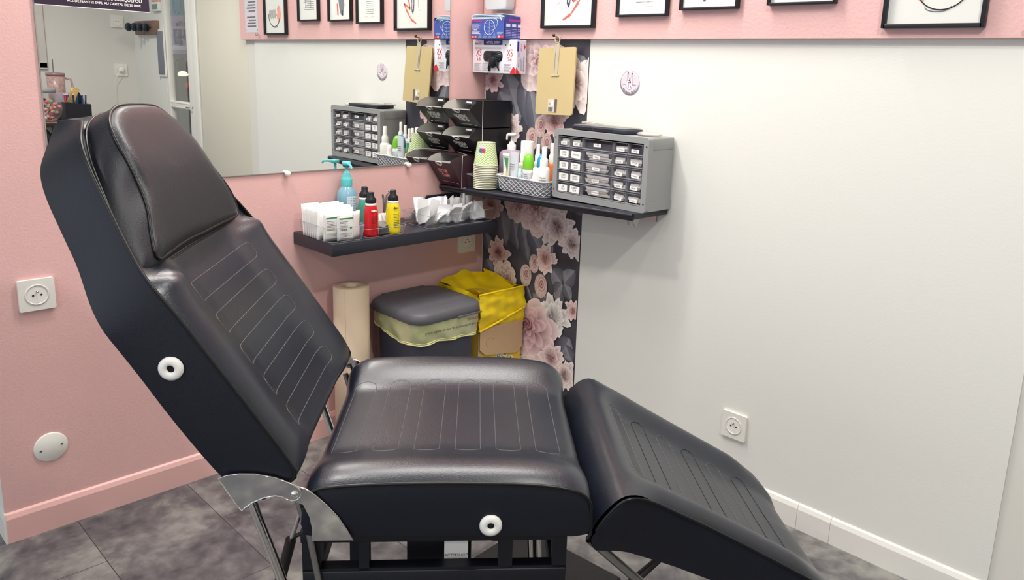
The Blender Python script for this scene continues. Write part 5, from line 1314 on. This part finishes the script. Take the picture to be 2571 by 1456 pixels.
# ------------------------------------------------------------------ floor objects by the corner
r_ = .0605
mb = MB(); n = 48
mb.loft([[(rr*math.cos(2*PI*k/n), rr*math.sin(2*PI*k/n), z) for k in range(n)] for rr, z in ((.019,.0),(r_,.0),(r_,.563),(.0195,.563),(.019,.5),(.019,.0))], KRAFT, caps=False)
for q in range(8): mb.tube([((.022+.0045*q)*math.cos(2*PI*k/40), (.022+.0045*q)*math.sin(2*PI*k/40), .5632) for k in range(40)], .0004, mat('kraft_edge', (196,172,142), .9), n=4, closed=True)
mb.tube([(r_*1.002*math.cos(-.9),r_*1.002*math.sin(-.9),0.001),(r_*1.002*math.cos(-.9),r_*1.002*math.sin(-.9),.562)], .0005, _M['kraft_edge'], n=4)
solo(mb, 'paper_roll', (.082,-.665,0), 'tall brown paper couch roll standing on the floor beside the grey bin', 'paper roll')
bin_ = thing('waste_bin', 'dark grey rectangular waste bin with closed lid and pale yellow liner', 'bin', (.17,-.413,0))
mb = MB()
def rb(a, b, z, r=.05): return [(p[0],p[1],z) for p in rrect(-a,a,-b,b,r,8)]
mb.loft([rb(.112,.118,.0,.04),rb(.118,.122,.01,.04),rb(.135,.138,.445,.05)], BINB); part(mb, 'bin_body', bin_)
mb = MB(); mb.loft([rb(.150,.153,.452,.06),rb(.153,.156,.456,.06),rb(.151,.154,.480,.06),rb(.142,.145,.489,.055),rb(.10,.105,.4925,.045)], BINM)
mb.box(-.150,-.120,-.09,.10,.478,.4915, BINM, bev=.003).box(.151,.158,.02,.13,.452,.458, BINM, bev=.002)
part(mb, 'lid', bin_)
mb = MB(); K = 96; base = resample([Vector(p) for p in rb(.141,.142,0,.055)], K, True); rings = []
rg = random.Random(9)
for t in range(9):
    tt = t/8; ring = []
    for k, p in enumerate(base):
        f = k/K*2*PI; out = Vector((p.x,p.y,0)).normalized()
        drop = .064+.018*math.cos(f+.8)+.007*math.sin(f*3+1)+.002*math.sin(f*9)
        wv = (.0018*math.sin(f*23+2*tt*3)+.003*math.sin(f*11-tt*5))*tt
        ring.append(p+out*(.006+wv+.004*math.sin(tt*PI))+Vector((0,0,.456-drop*tt)))
    rings.append(ring)
mb.loft(rings, LINER, caps=False); mb.tube(rings[-1], .0026, LINERE, n=6, closed=True)
mb.tube([p+Vector((0,0,.006))+Vector((p.x,p.y,0)).normalized()*.0008 for p in rings[-1]], .0016, LINERE, n=6, closed=True)
part(mb, 'liner_bag', bin_, 'pale yellow translucent bin liner')
mb = MB(); T = frameT((.1545,-.02,.428), (0,1,0), (0,0,1)) @ Matrix.Rotation(PI,4,'Z') @ Matrix.Rotation(-.03,4,'Z')
mb.text('Fermer solidement le sac avec un double noeud', .0125, INK, T @ Matrix.Translation((-.02,.008,.001)), shear=0); mb.text('parents', .016, INK, T @ Matrix.Translation((-.11,-.012,.001)), shear=.2)
part(mb, 'liner_lettering', bin_)

yb = thing('sharps_box', 'yellow cardboard clinical waste box lined with a yellow bag in the corner', 'waste box', (.135,-.125,0))
T0 = Matrix.Translation((-.135,.125,0)); x0, x1, y0, y1 = .02, .255, -.235, -.015
mb = MB(); mb.box(x0,x1,y0,y1,0,.46, YELB, T=T0).box(x1,x1+.0015,y0-.001,y0+.012,.02,.345, CARD, T=T0)
part(mb, 'carton', yb)
mb = MB(); mb.prism([(y0,.36),(y1,.36),(y1-.0,.247),(y1-.028,.226),(y0+.03,.252),(y0+.0,.278)][::-1], x1+.006, x1+.010, CARD, plane='yz', T=T0)
mb.tube([(x1+.0105,y0+.05+.02*math.cos(q),.30+.018*math.sin(q)) for q in [2*PI*k/14 for k in range(10)]], .0005, mat('card_crease', (180,146,110), .9), T=T0, n=4); part(mb, 'cardboard_flap', yb)
TX = T0 @ frameT((x1+.0004,-.098,.212), (0,1,0), (0,0,1)) @ Matrix.Rotation(math.radians(58),4,'Z'); mb = MB()
WB = mat('label_white_yellow', (238,232,206), .5)
for (dx, dy, s_, sz) in ((-.028,.036,"D\u00c9CHETS D'ACTIVIT\u00c9S DE SOINS",.022),(-.020,.006,'\u00c0 RISQUES INFECTIEUX INFECTIEUSES IN','' or .022),(.0,-.030,'SINGLE USE ONLY',.017)):
    pass
for (dy, s_, sz, lx) in ((.038,'D\u00c9CHETS DE S',.020,.095),(.008,'ACTIVIT\u00c9S IN',.020,.095),(-.030,'ONLY',.017,.062)):
    mb.box(-.08,.036 if sz > .018 else .022,dy-sz*.62,dy+sz*.62,0,.0003, WB, T=TX); mb.text(s_, sz, INK, TX @ Matrix.Translation((.032 if sz > .018 else .018,dy,.0006)), align='RIGHT', bold=True)
# keep lettering inside the face
part(mb, 'lettering', yb)
mb = MB()
def bagstrip(P0, P1, z0, z1, bulge, seed, nx=22, nz=10, flip=1):
    rg = random.Random(seed); ph = [rg.uniform(0,6) for _ in range(6)]
    d = Vector(P1)-Vector(P0); out = Vector((d.y,-d.x,0)).normalized()*flip; vs = []
    for j in range(nz+1):
        for i in range(nx+1):
            a, b = i/nx, j/nz; z = z0(a)+(z1(a)-z0(a))*b
            o_ = bulge*math.sin(PI*b)+.004*math.sin(14*b+6*a+ph[0])+.003*math.sin(23*b-9*a+ph[1])+.0015*math.sin(31*a+ph[2])
            p = Vector(P0)+d*a+out*o_; vs.append((p.x,p.y,z))
    fs = [(j*(nx+1)+i,j*(nx+1)+i+1,(j+1)*(nx+1)+i+1,(j+1)*(nx+1)+i) for j in range(nz) for i in range(nx)]
    mb.add(vs, fs, YEL, True, T0)
bagstrip((x1+.006,y0-.008,0),(x1+.006,y1+.004,0), lambda a: .350-.006*a, lambda a: .492-.0*a, .012, 1, flip=1)
bagstrip((x0,y0-.006,0),(x1+.006,y0-.008,0), lambda a: .36, lambda a: .492, .006, 2, flip=1)
bagstrip((x0+.015,y1-.004,0),(x1,y1-.002,0), lambda a: .38, lambda a: .515-.03*a, -.008, 3)
bagstrip((x0+.01,y0,0),(x0+.016,y1,0), lambda a: .38, lambda a: .50+.012*math.sin(PI*a), -.006, 4)
# gathered inner folds across the mouth
vs = []; nn_ = 16
for j in range(nn_+1):
    for i in range(nn_+1):
        a, b = i/nn_, j/nn_; x = x0+.01+(x1-x0-.012)*a; y = y0+(y1-y0)*b
        z = .492-.055*math.sin(PI*a)**.7*math.sin(PI*b)**.7+.022*(1-a)*math.sin(PI*b)+.006*math.sin(9*a+4*b)+.006*math.sin(15*b-5*a); vs.append((x,y,z))
mb.add(vs, [(j*(nn_+1)+i,j*(nn_+1)+i+1,(j+1)*(nn_+1)+i+1,(j+1)*(nn_+1)+i) for j in range(nn_) for i in range(nn_)], YEL, True, T0)
mb.tube([(x1+.010,y0-.008,.4925),(x1+.012,(y0+y1)/2,.492),(x1+.010,y1+.003,.491)], .0035, YEL, T=T0, n=8)
mb.tube([(x1+.012,y0-.006,.352),(x1+.020,(y0+y1)/2-.03,.375),(x1+.018,y1,.408)], .004, YEL, T=T0, n=8)
part(mb, 'yellow_bag', yb)

# ------------------------------------------------------------------ things on the far side of the room (seen in the mirror)
ct = thing('reception_counter', 'black-topped reception counter on a steel post, seen in the mirror', 'counter', (3.45,-.95,0))
mb = MB(); mb.box(-.33,.34,-.62,.52,.862,.893, mat('dark_wood_top', (46,34,32), .3, var=.3, vscale=6), bev=.003).box(-.331,-.329,-.62,.52,.888,.893, mat('wood_edge', (170,130,80), .4)); part(mb, 'counter_top', ct)
mb = MB(); mb.lathe([(.03,.02),(.03,.862)], STEEL, c=(-.2,.28,0), n=24); mb.lathe([(.0,0),(.12,0),(.12,.012),(.04,.02),(0,.02)], STEEL, c=(-.2,.28,0), n=28); part(mb, 'post', ct)
mb = MB(); mb.box(-.18,.34,-.62,.44,.0,.72, mat('counter_navy', (34,34,52), .5)); part(mb, 'cabinet_base', ct)
zc_ = .893
jar = thing('sweet_jar', 'round glass jar of pink sweets with a grey lid on the counter', 'jar', (3.26,-.72,zc_))
mb = MB(); mb.lathe([(.035,.0),(.052,.004),(.078,.035),(.088,.08),(.082,.125),(.062,.158),(.052,.166)], GLASS, n=32, caps=False); part(mb, 'glass_bowl', jar)
mb = MB(); mb.lathe([(0,.198),(.056,.198),(.060,.192),(.060,.170),(0,.168)][::-1], mat('grey_lid2', (150,152,156), .35), n=28); part(mb, 'lid', jar)
rg = random.Random(2); SW = [mat('sweet_a', (226,150,156), .4), mat('sweet_b', (206,90,104), .4), mat('sweet_c', (228,206,190), .4), mat('sweet_d', (130,160,110), .4)]
sweets = []
for k in range(84):
    z = rg.uniform(.018,.128); rm = interp([(0,.035),(.03,.062),(.08,.072),(.13,.064)], z); a = rg.uniform(0,2*PI); q = rm*rg.uniform(.55,1)
    if k < 4:
        mb = MB(); mb.lathe([(0,-.011),(.007,-.009),(.011,0),(.007,.009),(0,.011)], SW[k], n=10); o = mb.build('wrapped_sweet'); sweets.append(o)
    else: o = sweets[k % 4].copy(); COL.objects.link(o)
    o.location = (3.26+q*math.cos(a),-.72+q*math.sin(a),zc_+z); o.rotation_euler = (rg.uniform(0,3),rg.uniform(0,3),0); tag(o, 'wrapped sweet inside the round glass jar', 'sweet', 'sweets in the glass jar')
mug = thing('tumbler_mug', 'pink glittery tumbler with straw and side handle standing behind the sweet jar', 'mug', (3.47,-.60,zc_))
MUG = mat('glitter_pink', (176,144,138), .3, var=.25, vscale=60, detail=6)
mb = MB(); mb.lathe([(0,0),(.034,0),(.036,.08),(.040,.11),(.048,.125),(.052,.265),(0,.265)], MUG, n=30); part(mb, 'cup_body', mug)
mb = MB(); mb.lathe([(0,.267),(.054,.267),(.054,.285),(0,.29)], mat('lid_rose', (150,118,118), .25), n=28); part(mb, 'lid', mug)
mb = MB(); mb.tube([(0,.05,.255),(0,.088,.245),(0,.092,.20),(0,.088,.155),(0,.05,.14)], .007, mat('handle_rose', (196,164,158), .4), n=10); part(mb, 'handle', mug)
mb = MB(); mb.tube([(0,-.01,.286),(.002,-.008,.37)], .003, mat('straw_grey', (110,100,100), .4), n=8); part(mb, 'straw', mug)
ph = thing('pen_holder', 'black mesh desk organiser crowded with pens on the counter', 'pen holder', (3.30,-.545,zc_)); NVY = mat('black_mesh', (20,22,34), .5)
mb = MB(); mb.prism([(-.075,0),(.075,0),(.075,.10),(.02,.10),(-.07,.11)], -.05, .05, NVY, plane='yz'); part(mb, 'organiser', ph)
mb = MB(); mb.prism([(-.01,0),(.07,0),(.07,.11),(.04,.17),(-.01,.17)], .052, .056, NVY, plane='yz'); mb.prism([(-.10,.105),(.04,.11),(.04,.165),(-.10,.17)], .058, .060, mat('lilac_paper', (176,166,182), .6), plane='yz'); part(mb, 'back_rest', ph)
pc = [('red',(200,40,50)),('dark red',(150,30,44)),('blue',(40,70,190)),('navy',(24,34,110)),('light blue',(110,160,210)),('teal',(40,110,140)),('royal blue',(30,60,170)),('grey',(180,180,186)),('black',(24,24,28))]
for k, (cn, c_) in enumerate(pc):
    mb = MB(); mb.tube([(0,0,0),(.004*(k % 3-1),.006*(k-4)*.4,.12)], .0042, mat('pen_'+cn.replace(' ','_'), c_, .4), n=8); mb.tube([(.004*(k % 3-1),.006*(k-4)*.4,.12),(.0045*(k % 3-1),.006*(k-4)*.42,.128)], .003, WPL, n=8)
    solo(mb, 'pen', (3.285+.02*(k % 3),-.60+.0145*k,zc_+.035), cn+' pen sticking out of the black desk organiser', 'pen')
mb = MB(); mb.box(-.004,.004,-.022,.022,0,.10, mat('gold_foil', (214,184,120), .25, metal=.7), bev=.003); o = solo(mb, 'gold_card_holder', (3.29,-.575,zc_+.105), 'small gold-edged card standing in the desk organiser', 'card'); o.rotation_euler = (-.35,0,0)
s_ = socket('wall_socket', (3.8,-.108,1.536), frameT((3.8,-.108,1.536), (0,-1,0), (0,0,1)), 'square white outlet with a black centre hole high on the far wall, in the mirror', 'socket')
s_ = socket('wall_socket', (3.8,-.105,1.203), frameT((3.8,-.105,1.203), (0,-1,0), (0,0,1)), 'far-wall socket with a white plug in it, lower in the mirror', 'socket')
mb = MB(); mb.lathe([(0,-.030),(.016,-.030),(.020,-.02),(.020,-.0165),(0,-.0165)], WPL, n=22, axis='x'); mb.tube([(-.028,0,0),(-.04,-.02,-.01),(-.03,-.055,-.08),(-.02,-.05,-.2),(-.012,-.07,-.31)], .0022, WPL2, n=6)
solo(mb, 'power_plug', (3.8,-.105,1.203), 'white plug and thin lead hanging from the far-wall socket', 'plug')
ck = thing('spool_rack', 'wooden wall block with a black rod of four discs, seen in the mirror', 'rack', (3.50,-.0,1.495))
mb = MB(); mb.box(-.19,.19,-.028,-.001,-.045,.045, mat('walnut_block', (122,98,86), .6, var=.2, vscale=14), bev=.002); part(mb, 'wooden_block', ck)
mb = MB(); mb.tube([(-.12,-.02,0),(.05,-.115,0)], .006, BLKM, n=10); part(mb, 'rod', ck)
for k in range(4):
    q = .28+.24*k; c = Vector((-.12+.17*q,-.02-.095*q,0)); T = frameT(c, (0,0,1), Vector((-.095,-.17,0)).normalized()); mb = MB(); mb.lathe([(0,-.009),(.024,-.009),(.028,-.004),(.028,.004),(.024,.009),(0,.009)], mat('slate_disc', (46,58,68), .5), n=20, T=T); part(mb, 'disc', ck)
mb = MB(); mb.box(-.045,.045,-.02,-.0015,-.14,.14, mat('slate_panel', (120,124,134), .5), bev=.002).box(-.05,.05,-.012,-.001,-.155,.155, DW)
solo(mb, 'grey_panel', (3.275,0,1.33), 'slim slate-grey panel hanging beside the glazed door, in the mirror', 'panel')
mb = MB(); mb.tube([(0,-.006,0),(0,-.006,-.25)], .0012, INKG, n=5).tube([(-.012,-.006,-.225),(.012,-.006,-.225)], .0014, INKG, n=5)
solo(mb, 'cross_pendant', (3.335,0,1.40), 'thin chain with a small cross hanging beside the grey panel', 'pendant')
mb = MB(); mb.box(-.06,.06,-.02,-.001,0,.06, WPL2, bev=.002).box(-.045,.045,-.021,-.0195,.012,.045, mat('teal_screen', (110,150,140), .3)); mb.box(-.06,.06,-.018,-.001,.062,.16, mat('peach_card', (222,170,150), .6)); solo(mb, 'thermostat', (3.315,0,1.60), 'small white wall controller below a peach card, by the glazed door', 'controller')
# beyond the glazed door
mb = MB(); mb.box(-.22,.26,-.002,.002,-.06,.75, mat('pink_poster', (222,200,210), .5)); T = frameT((0,-.0025,0), (1,0,0), (0,0,1)); GT = mat('poster_grey', (96,96,110), .5)
mb.box(-.22,.26,.215,.75,0,.0005, mat('poster_teal', (166,190,194), .5), T=T); mb.text("Bar d'Elles", .052, GT, T @ Matrix.Translation((.06,.155,.001)), align='RIGHT'); mb.text('piercing', .060, GT, T @ Matrix.Translation((-.07,.105,.001)), align='RIGHT')
mb.text('salon priv\u00e9', .052, GT, T @ Matrix.Translation((.02,.065,.001)), align='RIGHT'); mb.text('@gmail', .046, GT, T @ Matrix.Translation((.09,.022,.001)), align='RIGHT')
mb.box(-.03,.12,.01,.12,.0005,.0008, mat('poster_plum', (160,138,168), .5), T=T); mb.text('JL', .05, mat('poster_gold', (236,214,160), .4), T @ Matrix.Translation((.045,.085,.0015)), bold=True); mb.box(-.22,.26,-.03,.0,.0,.001, WPL, T=T)
mb.tube([(.02+.07*math.cos(q),.32+.1*math.sin(q),.001) for q in [2*PI*k/20 for k in range(20)]], .002, LB, T=T, n=4, closed=True)
solo(mb, 'salon_poster', (3.74,.30,1.39), 'pink and teal salon poster behind the glazed door, mirrored in the reflection', 'poster')
lp = thing('work_lamp', 'floor lamp with a glowing white bulb under a brown shade behind the glass door', 'lamp', (3.80,.36,0))
mb = MB(); mb.tube([(.0,0,.02),(0,0,1.27),(-.03,0,1.285),(-.12,0,1.285)], .007, mat('lamp_arm', (96,84,86), .4), n=10); mb.lathe([(0,0),(.1,0),(.1,.015),(0,.02)], BLKM, n=24); part(mb, 'arm', lp)
mb = MB(); mb.lathe([(.045,1.215),(.040,1.24),(.022,1.275),(.012,1.31),(0,1.312)], mat('lamp_shade_brown', (110,78,78), .4), c=(-.13,0,0), n=24, caps=False); part(mb, 'shade', lp)
mb = MB(); mb.lathe([(0,1.17),(.036,1.172),(.046,1.184),(.036,1.20),(0,1.212)], mat('lit_bulb', (255,236,214), .5, emit=6), c=(-.13,0,0), n=20); part(mb, 'bulb', lp)
mb = MB(); mb.lathe([(.0,.07),(.03,.066),(.06,.05),(.082,.02),(.085,.0),(.0,.0)][::-1], mat('red_dome', (232,92,84), .3), n=26); mb.lathe([(0,-.07),(.05,-.065),(.066,-.03),(.06,0)], mat('red_dome_low', (170,100,88), .4), n=20)
mb.tube([(.07,0,-.02),(.11,0,.0),(.12,0,-.05)], .012, BLK, n=8); mb.lathe([(.05,-1.07),(.05,-.07)], mat('stool_grey', (130,130,132), .5), n=20)
solo(mb, 'red_dome_hood', (3.68,.46,1.07), 'red dome-shaped hood on a grey stand behind the glass door', 'equipment')

# ------------------------------------------------------------------ lights: ceiling downlights
def downlight(x, y, e, r=.07, col=(1,.975,.925), label=''):
    ld = bpy.data.lights.new('downlight_lamp', 'SPOT'); ld.energy = e; ld.shadow_soft_size = r; ld.color = col; ld.spot_size = math.radians(150); ld.spot_blend = .6
    lo = bpy.data.objects.new('downlight_lamp', ld); COL.objects.link(lo); lo.location = (x,y,H-.03)
    mb = MB(); mb.lathe([(.075,0),(.075,-.008),(.062,-.010),(.06,-.002)], WPL, n=32, caps=False); mb.lathe([(0,-.001),(.06,-.001)], mat('downlight_glow', (255,244,226), .5, emit=8), n=32, caps=False)
    solo(mb, 'ceiling_downlight', (x,y,H), label, 'ceiling light')
for (x, y, e, lb) in ((.43,-1.49,40,'round ceiling downlight above the treatment chair head'),(2.5,-1.2,74,'round ceiling downlight above the leg rest'),(1.7,-.9,20,'round ceiling downlight near the white wall'),
                      (1.2,-3.0,36,'round ceiling downlight behind the camera to the left'),(2.9,-3.2,46,'round ceiling downlight behind the camera to the right'),(3.2,.9,40,'round ceiling downlight in the room behind the glass door')):
    downlight(x, y, e, label=lb)
al = bpy.data.lights.new('batten_lamp', 'AREA'); al.shape = 'RECTANGLE'; al.size = 1.1; al.size_y = .12; al.energy = 22; al.color = (1,.98,.94)
ao = bpy.data.objects.new('batten_lamp', al); COL.objects.link(ao); ao.location = (.66,-.62,H-.055); ao.rotation_euler = (0,0,math.radians(49))
mb = MB(); mb.box(-.57,.57,-.075,.075,-.045,0, WPL, bev=.006).box(-.55,.55,-.06,.06,-.047,-.044, mat('batten_diffuser', (255,248,236), .5, emit=6))
solo(mb, 'ceiling_batten', (.66,-.62,H), 'long white ceiling light batten above the treatment bed', 'ceiling light', rz=math.radians(49))
W_ = bpy.data.worlds.new('world'); SC.world = W_; W_.use_nodes = True
W_.node_tree.nodes['Background'].inputs[0].default_value = (.80,.88,1.,1); W_.node_tree.nodes['Background'].inputs[1].default_value = 1.2
SC.view_settings.view_transform = 'Standard'; SC.view_settings.look = 'None'; SC.view_settings.exposure = .2; SC.view_settings.gamma = 1; SC.view_settings.use_curve_mapping = False
